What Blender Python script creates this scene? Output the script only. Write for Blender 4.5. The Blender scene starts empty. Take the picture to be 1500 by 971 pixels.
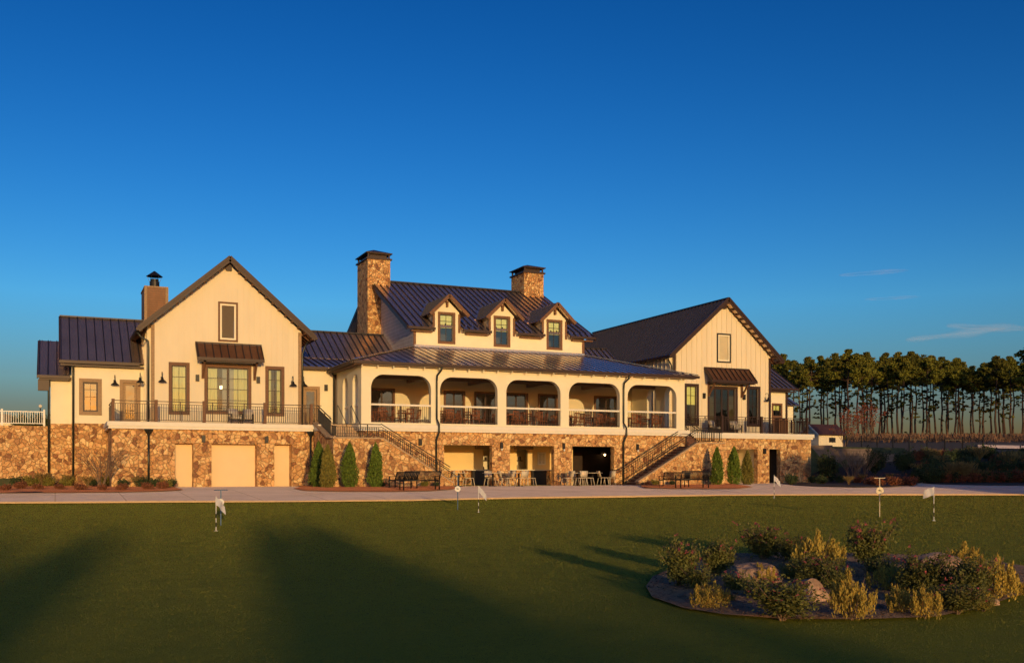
import bpy, bmesh, math, random
import numpy as np
from mathutils import Vector, Matrix
from mathutils.geometry import delaunay_2d_cdt
random.seed(7); RNG = np.random.default_rng(7)
R = math.radians
SC = bpy.context.scene; COL = SC.collection

# ------------------------------------------------------------------ camera, sky, sun, exposure
EYE = 0.866; YAW = R(24.4); FPX = 1475.0; HZ = 690.0
cam = bpy.data.cameras.new('camera'); camo = bpy.data.objects.new('camera', cam); COL.objects.link(camo)
camo.location = (0, 0, EYE); camo.rotation_euler = (R(90), 0, -YAW)
cam.sensor_width = 36; cam.lens = 36 * FPX / 1500; cam.shift_y = 0.1361; cam.clip_end = 30000; cam.clip_start = 0.1
SC.camera = camo
SUN_AZ, SUN_EL = 8.0, 5.0          # light travels 8 degrees east of +Y; sun stands low behind the camera
world = bpy.data.worlds.new('World'); SC.world = world; world.use_nodes = True
wn, wl = world.node_tree.nodes, world.node_tree.links
bg = wn['Background']
sky = wn.new('ShaderNodeTexSky'); sky.sky_type = 'NISHITA'; sky.sun_disc = False
sky.sun_elevation = R(SUN_EL); sky.sun_rotation = R(180 + SUN_AZ)
sky.air_density = 1.0; sky.dust_density = 1.0; sky.ozone_density = 3.0; sky.altitude = 200
hsv = wn.new('ShaderNodeHueSaturation'); hsv.inputs['Saturation'].default_value = 1.22
hsv.inputs['Hue'].default_value = 0.507
gam = wn.new('ShaderNodeGamma'); gam.inputs['Gamma'].default_value = 1.45
wl.new(sky.outputs[0], hsv.inputs['Color']); wl.new(hsv.outputs[0], gam.inputs[0]); 
_tc = wn.new('ShaderNodeTexCoord'); _sx = wn.new('ShaderNodeSeparateXYZ'); _rp = wn.new('ShaderNodeValToRGB'); _mm = wn.new('ShaderNodeMix')
wl.new(_tc.outputs['Generated'], _sx.inputs[0]); wl.new(_sx.outputs['Z'], _rp.inputs[0])      # dusty layer low over the horizon
_e = _rp.color_ramp.elements; _e[0].position = 0.0; _e[0].color = (.62,.36,.46,1); _e[1].position = .5; _e[1].color = (.60,.84,.84,1)
for _p, _c in ((.06, (.66,.46,.58)), (.16, (1.12,1.12,1.08))): _x = _e.new(_p); _x.color = _c+(1,)
_mm.data_type = 'RGBA'; _mm.blend_type = 'MULTIPLY'; _mm.inputs['Factor'].default_value = 1
wl.new(gam.outputs[0], _mm.inputs['A']); wl.new(_rp.outputs[0], _mm.inputs['B']); wl.new(_mm.outputs['Result'], bg.inputs['Color'])
bg.inputs['Strength'].default_value = 0.122
sl = bpy.data.lights.new('sun', 'SUN'); sl.energy = 2.65; sl.angle = R(0.53); sl.color = (1.0, 0.65, 0.26)
so = bpy.data.objects.new('sun', sl); COL.objects.link(so); so.location = (-30, -80, 60)
_d = Vector((math.sin(R(SUN_AZ)) * math.cos(R(SUN_EL)), math.cos(R(SUN_AZ)) * math.cos(R(SUN_EL)), -math.sin(R(SUN_EL))))
so.rotation_euler = _d.to_track_quat('-Z', 'Y').to_euler()
SC.view_settings.view_transform = 'Standard'; SC.view_settings.look = 'None'
SC.view_settings.exposure = 0.0; SC.view_settings.gamma = 1.0; SC.view_settings.use_curve_mapping = False
SC.cycles.max_bounces = 6; SC.cycles.transparent_max_bounces = 12; SC.cycles.use_denoising = True

# ------------------------------------------------------------------ pixel -> place on a real plane or on the ground
_sa, _ca = math.sin(YAW), math.cos(YAW)
def ray(x, y):
    s = (x - 750) / FPX; t = (HZ - y) / FPX
    return _sa + s * _ca, _ca - s * _sa, t
def ground(u, v):
    """height of the terrain"""
    d = _sa * u + _ca * v
    g0 = np.interp(v, [-5, 10, 20, 27, 34, 40, 46], [-.80, -.78, -.72, -.66, -.48, -.20, 0])
    if v < 46: g0 = min(0.0, g0 + .008 * (u - 12) * min(1, (46 - v) / 8.0))
    z = float(g0)
    if u > 47.5:                                    # rise to the right of the house
        zr = float(np.interp(d, [66, 85, 118, 180, 244, 330, 600], [0, 2.3, 4.0, 6.4, 8.3, 8.4, 6]))
        z = z + zr * min(1, (u - 47.5) / 4.0)
    if u < 62 and v > wall_v(u) + .35:
        top = np.interp(u, [47.7, 62], [2.6, 2.1]) if u > 47.7 else 3.3
        back = float(np.interp(d, [66, 95, 118, 180, 244, 330, 600], [top, 3.3, 4.0, 6.4, 8.3, 8.4, 6]))
        z = max(z, back)
    return z
def wall_v(u):
    if u > 47.7: return 57.2 + (u - 47.7) * .18
    return 60.2
def G(x, y):
    """the point of the terrain seen at a pixel"""
    dx, dy, t = ray(x, y); k = 4.0
    while k < 400:
        z = EYE + k * t
        if z <= ground(k * dx, k * dy): break
        k += 0.05
    return Vector((k * dx, k * dy, ground(k * dx, k * dy)))
def GD(x, d):
    """terrain point in the direction of pixel column x at camera depth d"""
    dx, dy, t = ray(x, HZ); return Vector((d * dx, d * dy, ground(d * dx, d * dy)))

# ------------------------------------------------------------------ mesh helpers
class MB:
    def __init__(s): s.v = []; s.f = []; s.ribs = None
    def add(s, vs, fs):
        n = len(s.v); s.v.extend([tuple(p) for p in vs]); s.f.extend([tuple(n + i for i in f) for f in fs]); return s
    def box(s, x0, y0, z0, x1, y1, z1):
        if x0 > x1: x0, x1 = x1, x0
        if y0 > y1: y0, y1 = y1, y0
        if z0 > z1: z0, z1 = z1, z0
        return s.add([(x0,y0,z0),(x1,y0,z0),(x1,y1,z0),(x0,y1,z0),(x0,y0,z1),(x1,y0,z1),(x1,y1,z1),(x0,y1,z1)],
              [(0,3,2,1),(4,5,6,7),(0,1,5,4),(1,2,6,5),(2,3,7,6),(3,0,4,7)])
    def beam(s, a, b, w, h, up=(0,0,1)):
        a = Vector(a); b = Vector(b); d = (b - a).normalized(); up = Vector(up)
        r = d.cross(up)
        if r.length < 1e-4: r = d.cross(Vector((1,0,0)))
        r.normalize(); u = r.cross(d).normalized(); r *= w/2; u *= h/2
        vs = [a-r-u, a+r-u, a+r+u, a-r+u, b-r-u, b+r-u, b+r+u, b-r+u]
        return s.add(vs, [(0,3,2,1),(4,5,6,7),(0,1,5,4),(1,2,6,5),(2,3,7,6),(3,0,4,7)][0:0] + [(3,2,1,0),(4,5,6,7),(0,1,5,4),(1,2,6,5),(2,3,7,6),(3,0,4,7)])
    def tube(s, pts, r, n=8, cap=True):
        pts = [Vector(p) for p in pts]; rs = r if isinstance(r, (list, tuple)) else [r]*len(pts)
        base = len(s.v); ref = None
        for i, p in enumerate(pts):
            d = (pts[min(i+1, len(pts)-1)] - pts[max(i-1, 0)]).normalized()
            if ref is None: ref = d.orthogonal().normalized()
            ref = (ref - d * ref.dot(d)); ref = ref.normalized() if ref.length > 1e-5 else d.orthogonal().normalized()
            q = d.cross(ref)
            for k in range(n):
                a = 2*math.pi*k/n; s.v.append(tuple(p + (ref*math.cos(a) + q*math.sin(a))*rs[i]))
        for i in range(len(pts)-1):
            for k in range(n):
                a = base+i*n+k; b = base+i*n+(k+1)%n; s.f.append((a, b, b+n, a+n))
        if cap:
            s.f.append(tuple(base+k for k in range(n))[::-1]); s.f.append(tuple(base+(len(pts)-1)*n+k for k in range(n)))
        return s
    def lathe(s, prof, c=(0,0,0), n=14, axis='z'):
        base = len(s.v)
        for (r, z) in prof:
            for k in range(n):
                a = 2*math.pi*k/n; x, y = r*math.cos(a), r*math.sin(a)
                s.v.append((c[0]+x, c[1]+y, c[2]+z) if axis == 'z' else (c[0]+x, c[1]+z, c[2]+y))
        for i in range(len(prof)-1):
            for k in range(n):
                a = base+i*n+k; b = base+i*n+(k+1)%n; s.f.append((a, b, b+n, a+n))
        return s
    def ext(s, poly, d):
        """closed prism: polygon of 3D points pushed along d"""
        n = len(poly); d = Vector(d); P = [Vector(p) for p in poly]
        vs = P + [p + d for p in P]
        return s.add(vs, [tuple(range(n))[::-1], tuple(range(n, 2*n))] + [(i, (i+1) % n, n+(i+1) % n, n+i) for i in range(n)])
    def slab(s, outline, holes, a, b, axis='y'):
        """wall with openings: outline and holes in (along, z); from a to b across"""
        loops = [outline] + holes; vs = []; es = []
        for L in loops:
            n0 = len(vs); vs += [Vector(p) for p in L]; es += [(n0+i, n0+(i+1) % len(L)) for i in range(len(L))]
        ov, oe, of, *_ = delaunay_2d_cdt(vs, es, [], 0, 1e-5)
        def M(p, w): return (p[0], w, p[1]) if axis == 'y' else (w, p[0], p[1])
        tris = []
        for t in of:
            c = sum((ov[i] for i in t), Vector((0, 0))) / len(t)
            if inside(c, outline) and not any(inside(c, h) for h in holes): tris.append(tuple(t))
        s.add([M(p, a) for p in ov], tris); s.add([M(p, b) for p in ov], [t[::-1] for t in tris])
        for L in loops:
            n = len(L); s.add([M(p, a) for p in L] + [M(p, b) for p in L], [(i, (i+1) % n, n+(i+1) % n, n+i) for i in range(n)])
        return s
def inside(p, poly):
    c = False; n = len(poly); x, y = p[0], p[1]
    for i in range(n):
        x0, y0 = poly[i][0], poly[i][1]; x1, y1 = poly[(i+1) % n][0], poly[(i+1) % n][1]
        if (y0 > y) != (y1 > y) and x < (x1-x0)*(y-y0)/(y1-y0)+x0: c = not c
    return c
def rect(a0, z0, a1, z1): return [(a0, z0), (a1, z0), (a1, z1), (a0, z1)]
def arch(a0, z0, a1, z1, r, n=7):
    p = [(a0, z0), (a1, z0)]
    for i in range(n+1):
        t = math.pi/2*i/n; p.append((a1-r+r*math.cos(t), z1-r+r*math.sin(t)))
    for i in range(n+1):
        t = math.pi/2*i/n; p.append((a0+r-r*math.sin(t), z1-r+r*math.cos(t)))
    return p

# ------------------------------------------------------------------ objects
def mesh_of(name, mb, mat, smooth=False, fix=True):
    me = bpy.data.meshes.new(name)
    me.from_pydata([tuple(p) for p in mb.v], [], mb.f)
    if fix:
        bm = bmesh.new(); bm.from_mesh(me); bmesh.ops.recalc_face_normals(bm, faces=bm.faces); bm.to_mesh(me); bm.free()
    if isinstance(mat, (list, tuple)):
        for m in mat: me.materials.append(m)
    else: me.materials.append(mat)
    if smooth: me.polygons.foreach_set('use_smooth', [True]*len(me.polygons))
    me.update(); return me
def wloc(o):
    p = Vector((0, 0, 0))
    while o is not None: p += o.location; o = o.parent
    return p
def part(name, mb, mat, parent, smooth=False, local=False, **kw):
    """a mesh under its thing; world coordinates unless local"""
    o = bpy.data.objects.new(name, mb if isinstance(mb, bpy.types.Mesh) else mesh_of(name, mb, mat, smooth))
    COL.objects.link(o)
    if parent is not None:
        if not local: o.location = -wloc(parent)
        o.parent = parent
    for k, w in kw.items(): o[k] = w
    return o
def tag(o, label, cat, group=None, kind=None):
    o['label'] = label; o['category'] = cat
    if group: o['group'] = group
    o['kind'] = kind or 'thing'
    return o
def thing(name, label, cat, loc=(0,0,0), group=None, rz=0, kind=None):
    o = bpy.data.objects.new(name, None); COL.objects.link(o); o.location = loc; o.rotation_euler = (0, 0, rz)
    o.empty_display_size = .3
    return tag(o, label, cat, group, kind)
def structure(name, mb, mat, smooth=False):
    o = part(name, mb, mat, None, smooth); o['kind'] = 'structure'; return o
def copy_tree(o, parent=None):
    c = o.copy(); COL.objects.link(c)
    if parent is not None: c.parent = parent
    for ch in list(KIDS.get(o.name, [])): copy_tree(ch, c)
    return c
KIDS = {}
def remember(root):
    """note the children of a prototype so it can be copied"""
    for o in bpy.data.objects:
        if o.parent is not None: KIDS.setdefault(o.parent.name, [])
        if o.parent is not None and o not in KIDS[o.parent.name]: KIDS[o.parent.name].append(o)
class Proto:
    """a prototype thing: its first placement moves the prototype itself, later ones copy it"""
    def __init__(s, root): s.root = root; s.used = False; remember(root)
    def put(s, loc, rz, label, group=None, scale=1.0, name=None):
        if not s.used: o = s.root; s.used = True
        else: o = s.root.copy(); COL.objects.link(o); [s._c(ch, o) for ch in KIDS.get(s.root.name, [])]
        if name: o.name = name
        o.location = loc; o.rotation_euler = (0, 0, rz)
        o.scale = scale if isinstance(scale, (tuple, list)) else (scale,)*3
        o['label'] = label
        if group: o['group'] = group
        return o
    def _c(s, ch, par):
        c = ch.copy(); COL.objects.link(c); c.parent = par
        for g in KIDS.get(ch.name, []): s._c(g, c)

# ------------------------------------------------------------------ materials
def newmat(name):
    m = bpy.data.materials.new(name); m.use_nodes = True
    nt = m.node_tree; b = nt.nodes['Principled BSDF']; return m, nt.nodes, nt.links, b
def mat(name, col, rough=.7, metal=0, var=.25, scale=4, bump=0, bscale=30, spec=.5, stretch=None, emit=None, rnd=0, trans=0):
    m, n, l, b = newmat(name)
    tc = n.new('ShaderNodeTexCoord'); src = tc.outputs['Object']
    if stretch:
        mp = n.new('ShaderNodeMapping'); mp.inputs['Scale'].default_value = stretch; l.new(src, mp.inputs[0]); src = mp.outputs[0]
    nz = n.new('ShaderNodeTexNoise'); nz.inputs['Scale'].default_value = scale; nz.inputs['Detail'].default_value = 6
    nz.inputs['Roughness'].default_value = .65; l.new(src, nz.inputs['Vector'])
    rp = n.new('ShaderNodeValToRGB'); e = rp.color_ramp.elements
    e[0].position = .3; e[1].position = .7
    e[0].color = tuple(c*(1-var) for c in col)+(1,); e[1].color = tuple(min(1, c*(1+var)) for c in col)+(1,)
    l.new(nz.outputs['Fac'], rp.inputs[0]); out = rp.outputs[0]
    if rnd:
        oi = n.new('ShaderNodeObjectInfo'); hs = n.new('ShaderNodeHueSaturation'); mr = n.new('ShaderNodeMapRange')
        mr.inputs['To Min'].default_value = 1-rnd; mr.inputs['To Max'].default_value = 1+rnd
        l.new(oi.outputs['Random'], mr.inputs[0]); l.new(mr.outputs[0], hs.inputs['Value']); l.new(out, hs.inputs['Color'])
        out = hs.outputs[0]
    l.new(out, b.inputs['Base Color'])
    b.inputs['Roughness'].default_value = rough; b.inputs['Metallic'].default_value = metal
    b.inputs['Specular IOR Level'].default_value = spec
    if trans:
        tr = n.new('ShaderNodeBsdfTranslucent'); mx = n.new('ShaderNodeMixShader'); mx.inputs[0].default_value = trans
        l.new(out, tr.inputs['Color']); l.new(b.outputs[0], mx.inputs[1]); l.new(tr.outputs[0], mx.inputs[2])
        l.new(mx.outputs[0], n['Material Output'].inputs['Surface'])
    if bump:
        n2 = n.new('ShaderNodeTexNoise'); n2.inputs['Scale'].default_value = bscale; n2.inputs['Detail'].default_value = 4
        l.new(src, n2.inputs['Vector'])
        bp = n.new('ShaderNodeBump'); bp.inputs['Strength'].default_value = bump; bp.inputs['Distance'].default_value = .02
        l.new(n2.outputs['Fac'], bp.inputs['Height']); l.new(bp.outputs[0], b.inputs['Normal'])
    if emit:
        b.inputs['Emission Color'].default_value = tuple(emit[0])+(1,); b.inputs['Emission Strength'].default_value = emit[1]
    return m
def stone_mat(name, scale=3.3, dark=1.0):
    m, n, l, b = newmat(name)
    tc = n.new('ShaderNodeTexCoord')
    nz = n.new('ShaderNodeTexNoise'); nz.inputs['Scale'].default_value = 1.7; nz.inputs['Detail'].default_value = 3
    l.new(tc.outputs['Object'], nz.inputs['Vector'])
    mx = n.new('ShaderNodeMix'); mx.data_type = 'VECTOR'; mx.blend_type if False else None
    mx.inputs['Factor'].default_value = .30
    l.new(tc.outputs['Object'], mx.inputs['A']); l.new(nz.outputs['Color'], mx.inputs['B'])
    v1 = n.new('ShaderNodeTexVoronoi'); v1.inputs['Scale'].default_value = scale; v1.inputs['Randomness'].default_value = 1
    v2 = n.new('ShaderNodeTexVoronoi'); v2.feature = 'DISTANCE_TO_EDGE'; v2.inputs['Scale'].default_value = scale
    for v in (v1, v2): l.new(mx.outputs['Result'], v.inputs['Vector'])
    sep = n.new('ShaderNodeSeparateColor'); l.new(v1.outputs['Color'], sep.inputs[0])
    rp = n.new('ShaderNodeValToRGB'); rp.color_ramp.interpolation = 'CONSTANT'
    cols = [(0, (.24,.12,.07)), (.09, (.55,.34,.18)), (.25, (.66,.45,.26)), (.42, (.48,.28,.145)), (.56, (.70,.49,.28)), (.70, (.58,.36,.19)), (.83, (.35,.20,.115)), (.92, (.74,.56,.35))]
    e = rp.color_ramp.elements
    while len(e) < len(cols): e.new(.5)
    for i, (p, c) in enumerate(cols): e[i].position = p; e[i].color = (c[0]*dark*1.04, c[1]*dark*.92, c[2]*dark*.70, 1)
    l.new(sep.outputs[0], rp.inputs[0])
    n3 = n.new('ShaderNodeTexNoise'); n3.inputs['Scale'].default_value = 9; n3.inputs['Detail'].default_value = 8; n3.inputs['Roughness'].default_value = .7
    l.new(tc.outputs['Object'], n3.inputs['Vector'])
    ms = n.new('ShaderNodeMix'); ms.data_type = 'RGBA'; ms.blend_type = 'OVERLAY'; ms.inputs['Factor'].default_value = .9
    l.new(rp.outputs[0], ms.inputs['A']); l.new(n3.outputs['Fac'], ms.inputs['B'])
    mr = n.new('ShaderNodeMapRange'); mr.inputs['From Min'].default_value = .008; mr.inputs['From Max'].default_value = .04
    l.new(v2.outputs['Distance'], mr.inputs[0])
    mo = n.new('ShaderNodeMix'); mo.data_type = 'RGBA'; mo.inputs['A'].default_value = (.40*dark,.23*dark,.10*dark,1)
    l.new(mr.outputs[0], mo.inputs['Factor']); l.new(ms.outputs['Result'], mo.inputs['B'])
    l.new(mo.outputs['Result'], b.inputs['Base Color']); b.inputs['Roughness'].default_value = .9
    ad = n.new('ShaderNodeMath'); ad.operation = 'MULTIPLY_ADD'; ad.inputs[1].default_value = .55
    mr2 = n.new('ShaderNodeMapRange'); mr2.inputs['From Max'].default_value = .12; l.new(v2.outputs['Distance'], mr2.inputs[0])
    l.new(n3.outputs['Fac'], ad.inputs[0]); l.new(mr2.outputs[0], ad.inputs[2])
    bp = n.new('ShaderNodeBump'); bp.inputs['Strength'].default_value = .9; bp.inputs['Distance'].default_value = .05
    l.new(ad.outputs[0], bp.inputs['Height']); l.new(bp.outputs[0], b.inputs['Normal'])
    return m
def glass_mat(name, tint=(.88,.93,.85), refl=.08):
    m, n, l, b = newmat(name); n.remove(b)
    gl = n.new('ShaderNodeBsdfGlossy'); gl.inputs['Roughness'].default_value = .02
    tr = n.new('ShaderNodeBsdfTransparent'); tr.inputs['Color'].default_value = tint+(1,)
    lw = n.new('ShaderNodeFresnel'); lw.inputs['IOR'].default_value = 1.5
    ad = n.new('ShaderNodeMath'); ad.operation = 'ADD'; ad.inputs[1].default_value = refl
    tc = n.new('ShaderNodeTexCoord'); nz = n.new('ShaderNodeTexNoise'); nz.inputs['Scale'].default_value = 1.1; l.new(tc.outputs['Object'], nz.inputs['Vector'])
    bp = n.new('ShaderNodeBump'); bp.inputs['Strength'].default_value = .12; bp.inputs['Distance'].default_value = .05
    l.new(nz.outputs['Fac'], bp.inputs['Height']); l.new(bp.outputs[0], gl.inputs['Normal'])
    mx = n.new('ShaderNodeMixShader'); l.new(lw.outputs[0], ad.inputs[0]); l.new(ad.outputs[0], mx.inputs[0])
    l.new(tr.outputs[0], mx.inputs[1]); l.new(gl.outputs[0], mx.inputs[2]); l.new(mx.outputs[0], n['Material Output'].inputs['Surface'])
    return m
def grass_mat(name):
    m, n, l, b = newmat(name)
    tc = n.new('ShaderNodeTexCoord')
    def noise(s, d=5, rough=.6, stretch=None):
        x = n.new('ShaderNodeTexNoise'); x.inputs['Scale'].default_value = s; x.inputs['Detail'].default_value = d; x.inputs['Roughness'].default_value = rough
        if stretch:
            mp = n.new('ShaderNodeMapping'); mp.inputs['Scale'].default_value = stretch; mp.inputs['Rotation'].default_value = (0,0,YAW)
            l.new(tc.outputs['Object'], mp.inputs[0]); l.new(mp.outputs[0], x.inputs['Vector'])
        else: l.new(tc.outputs['Object'], x.inputs['Vector'])
        return x
    a = noise(.6, 8, .72); c = noise(7, 8, .75); f = noise(55, 6, .8)
    rp = n.new('ShaderNodeValToRGB'); e = rp.color_ramp.elements
    e[0].position = .32; e[0].color = (.105,.140,.012,1); e[1].position = .68; e[1].color = (.235,.215,.022,1)
    l.new(a.outputs['Fac'], rp.inputs[0])
    m1 = n.new('ShaderNodeMix'); m1.data_type = 'RGBA'; m1.blend_type = 'OVERLAY'; m1.inputs['Factor'].default_value = 1.0
    l.new(rp.outputs[0], m1.inputs['A']); l.new(c.outputs['Fac'], m1.inputs['B'])
    m2 = n.new('ShaderNodeMix'); m2.data_type = 'RGBA'; m2.blend_type = 'OVERLAY'; m2.inputs['Factor'].default_value = 1.0
    l.new(m1.outputs['Result'], m2.inputs['A']); l.new(f.outputs['Fac'], m2.inputs['B'])
    l.new(m2.outputs['Result'], b.inputs['Base Color']); b.inputs['Roughness'].default_value = .85; b.inputs['Specular IOR Level'].default_value = .15
    b.inputs['Sheen Weight'].default_value = 1.0; b.inputs['Sheen Tint'].default_value = (.78,.78,.10,1); b.inputs['Sheen Roughness'].default_value = .42
    ad = n.new('ShaderNodeMath'); ad.operation = 'ADD'; l.new(c.outputs['Fac'], ad.inputs[0]); l.new(f.outputs['Fac'], ad.inputs[1])
    bp = n.new('ShaderNodeBump'); bp.inputs['Strength'].default_value = 1.0; bp.inputs['Distance'].default_value = .08
    l.new(ad.outputs[0], bp.inputs['Height']); l.new(bp.outputs[0], b.inputs['Normal'])
    return m
def slats_mat(name, c1, c2, scale, axis='Z', rough=.7):
    """surface pattern of boards: thin darker joints"""
    m, n, l, b = newmat(name)
    tc = n.new('ShaderNodeTexCoord'); w = n.new('ShaderNodeTexWave'); w.wave_profile = 'SAW'; w.bands_direction = axis
    w.inputs['Scale'].default_value = scale; l.new(tc.outputs['Object'], w.inputs['Vector'])
    rp = n.new('ShaderNodeValToRGB'); e = rp.color_ramp.elements
    e[0].position = .0; e[0].color = c2+(1,); e[1].position = .14; e[1].color = c1+(1,); l.new(w.outputs['Fac'], rp.inputs[0])
    nz = n.new('ShaderNodeTexNoise'); nz.inputs['Scale'].default_value = 3; nz.inputs['Detail'].default_value = 6; l.new(tc.outputs['Object'], nz.inputs['Vector'])
    ms = n.new('ShaderNodeMix'); ms.data_type = 'RGBA'; ms.blend_type = 'OVERLAY'; ms.inputs['Factor'].default_value = .35
    l.new(rp.outputs[0], ms.inputs['A']); l.new(nz.outputs['Fac'], ms.inputs['B']); l.new(ms.outputs['Result'], b.inputs['Base Color'])
    b.inputs['Roughness'].default_value = rough
    bp = n.new('ShaderNodeBump'); bp.inputs['Strength'].default_value = .6; bp.inputs['Distance'].default_value = .02
    l.new(w.outputs['Fac'], bp.inputs['Height']); l.new(bp.outputs[0], b.inputs['Normal'])
    return m
M = dict(
    stone=stone_mat('field_stone', 6.2, 1.12), stone_small=stone_mat('chimney_stone', 7.0, 1.05),
    cream=mat('cream_paint', (.79,.69,.51), .75, var=.05, scale=1.2, bump=.15, bscale=14, stretch=(1,1,.25)),
    cream_smooth=mat('cream_render', (.86,.78,.58), .85, var=.05, scale=.8, bump=.2, bscale=60),
    white=mat('white_trim', (.80,.74,.64), .6, var=.04, scale=3),
    brown=mat('brown_wood_trim', (.165,.075,.036), .65, var=.35, scale=5, bump=.3, bscale=25, stretch=(1,1,6)),
    tan=mat('weathered_tan_trim', (.34,.22,.12), .7, var=.3, scale=6, bump=.3, bscale=25, stretch=(1,1,5)),
    bronze=mat('dark_bronze_metal', (.040,.017,.011), .5, .1, var=.2, scale=3),
    seam=mat('roof_seam', (.03,.028,.04), .45, .5, var=.2),  # darker than the panels: rib shade and dark reflections put into the colour
    roof=mat('standing_seam_roof', (.58,.46,.40), .27, .85, var=.14, scale=.9, bump=.25, bscale=1.6),
    copper=mat('copper_brown_roof', (.16,.075,.045), .38, .5, var=.25, scale=1.2, bump=.2, bscale=2),
    black=mat('black_metal', (.022,.020,.020), .45, .3, var=.2, scale=5),
    spout=mat('dark_green_grey_metal', (.05,.055,.05), .4, .6, var=.2, scale=3),
    siding=slats_mat('lap_siding', (.62,.56,.50), (.20,.18,.17), 1.35),
    wsiding=slats_mat('brown_lap_siding', (.24,.12,.06), (.07,.035,.02), 2.4),
    glass=glass_mat('window_glass'), gglass=glass_mat('grey_glass', (.30,.28,.32), .16),
    curtain=mat('curtain_fabric', (.80,.78,.42), .9, var=.12, scale=6, stretch=(8,8,.3), trans=.25),
    drape=mat('grey_drape', (.30,.30,.33), .9, var=.15, scale=6, stretch=(8,8,.3)),
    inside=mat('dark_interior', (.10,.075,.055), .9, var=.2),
    blind=mat('yellow_green_blind', (.75,.75,.32), .9, var=.06),
    greypanel=mat('perforated_tan_panel', (.27,.21,.15), .8, var=.2, scale=40),
    patio=mat('warm_patio_paint', (.86,.66,.33), .85, var=.05, scale=.8, bump=.2, bscale=60),
    dooryellow=mat('beige_door_paint', (.82,.62,.36), .7, var=.03, scale=2),
    concrete=mat('pale_concrete', (.62,.51,.46), .85, var=.13, scale=1.3, bump=.9, bscale=40),
    deckfloor=mat('deck_boards', (.22,.17,.13), .8, var=.2),
    ceiling=slats_mat('brown_board_ceiling', (.50,.25,.11), (.12,.05,.02), 1.8, 'X'),
    brick=mat('stair_brick', (.17,.08,.05), .85, var=.4, scale=9),
    cap=mat('coping_stone', (.46,.32,.20), .85, var=.2, scale=3, bump=.2),
    mulch=mat('red_brown_mulch', (.13,.038,.018), .95, var=.7, scale=22, bump=1, bscale=30),
    greymulch=mat('pine_bark_mulch', (.15,.085,.05), .95, var=.75, scale=26, bump=1, bscale=38),
    grass=grass_mat('putting_green_grass'),
    ochre=mat('dry_meadow_grass', (.12,.075,.045), .95, var=.5, scale=2.5, bump=.8, bscale=12),
    darkgrass=mat('winter_lawn', (.075,.08,.03), .95, var=.4, scale=3, bump=.5, bscale=30),
    block=slats_mat('block_wall', (.20,.14,.12), (.09,.065,.06), .8),
    steel=mat('brushed_steel', (.5,.45,.42), .35, .8, var=.1),
    bluepole=mat('blue_painted_pole', (.08,.16,.28), .4, .2, var=.1),
    flagw=mat('white_flag_cloth', (.75,.72,.74), .8, var=.1, trans=.3),
    flagb=mat('blue_flag_cloth', (.06,.14,.45), .8, var=.1, trans=.3),
    whitepaint=mat('white_paint', (.80,.78,.74), .5, var=.03),
    blackpaint=mat('black_paint', (.02,.02,.02), .5, var=.1),
    chairw=mat('cream_patio_metal', (.66,.56,.40), .5, var=.05),
    wooddark=mat('red_brown_chair_wood', (.34,.12,.05), .5, var=.3, scale=8),
    cushion=slats_mat('striped_cushion', (.62,.55,.46), (.14,.10,.08), 5, 'X', .9),
    boulder=mat('pink_grey_boulder', (.38,.235,.155), .9, var=.65, scale=5, bump=1, bscale=16),
    bark=mat('pine_bark', (.075,.045,.035), .95, var=.4, scale=2, bump=.6, bscale=12, stretch=(1,1,.3)),
    twig=mat('grey_twigs', (.20,.13,.085), .9, var=.3),
    needles=mat('pine_needles', (.145,.145,.016), .9, var=.5, scale=.35, rnd=.28, trans=.18),
    darkneedles=mat('shaded_pine_needles', (.045,.055,.022), .9, var=.4, scale=.5, rnd=.2),
    redleaf=mat('dull_red_leaves', (.24,.055,.03), .85, var=.4, scale=2, trans=.2),
    cypress=mat('arborvitae_foliage', (.12,.18,.018), .85, var=.65, scale=9, rnd=.12, trans=.12),
    yellowshrub=mat('yellow_green_foliage', (.22,.19,.035), .85, var=.35, scale=9, rnd=.1, trans=.15),
    gold=mat('golden_foliage', (.46,.33,.06), .85, var=.35, scale=12, rnd=.12, trans=.2),
    leaf=mat('rose_leaf', (.125,.125,.024), .7, var=.5, scale=10, rnd=.2, trans=.15),
    pink=mat('pink_petals', (.42,.09,.11), .7, var=.3, scale=20, trans=.25),
    redshrub=mat('russet_ground_shrub', (.24,.085,.04), .85, var=.45, scale=9, trans=.15),
    green=mat('dark_evergreen_leaf', (.045,.065,.02), .8, var=.45, scale=8, rnd=.2),
    bedsoil=mat('dark_bed_soil', (.07,.035,.022), .95, var=.6, scale=14, bump=1, bscale=30),
    fringe=mat('dormant_grass_edge', (.24,.17,.06), .95, var=.8, scale=.7, bump=1, bscale=20),
    straw=mat('straw_grass', (.30,.20,.07), .85, var=.3, scale=12, trans=.2),
    bluesiding=mat('pale_blue_gable', (.42,.50,.55), .8, var=.05),
)
def screen_mat():
    m, n, l, b = newmat('insect_screen'); tr = n.new('ShaderNodeBsdfTransparent'); mx = n.new('ShaderNodeMixShader')
    b.inputs['Base Color'].default_value = (.07,.045,.035,1); b.inputs['Roughness'].default_value = .6; mx.inputs[0].default_value = .06
    l.new(tr.outputs[0], mx.inputs[1]); l.new(b.outputs[0], mx.inputs[2]); l.new(mx.outputs[0], n['Material Output'].inputs['Surface']); return m
M['screen'] = screen_mat()
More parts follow.
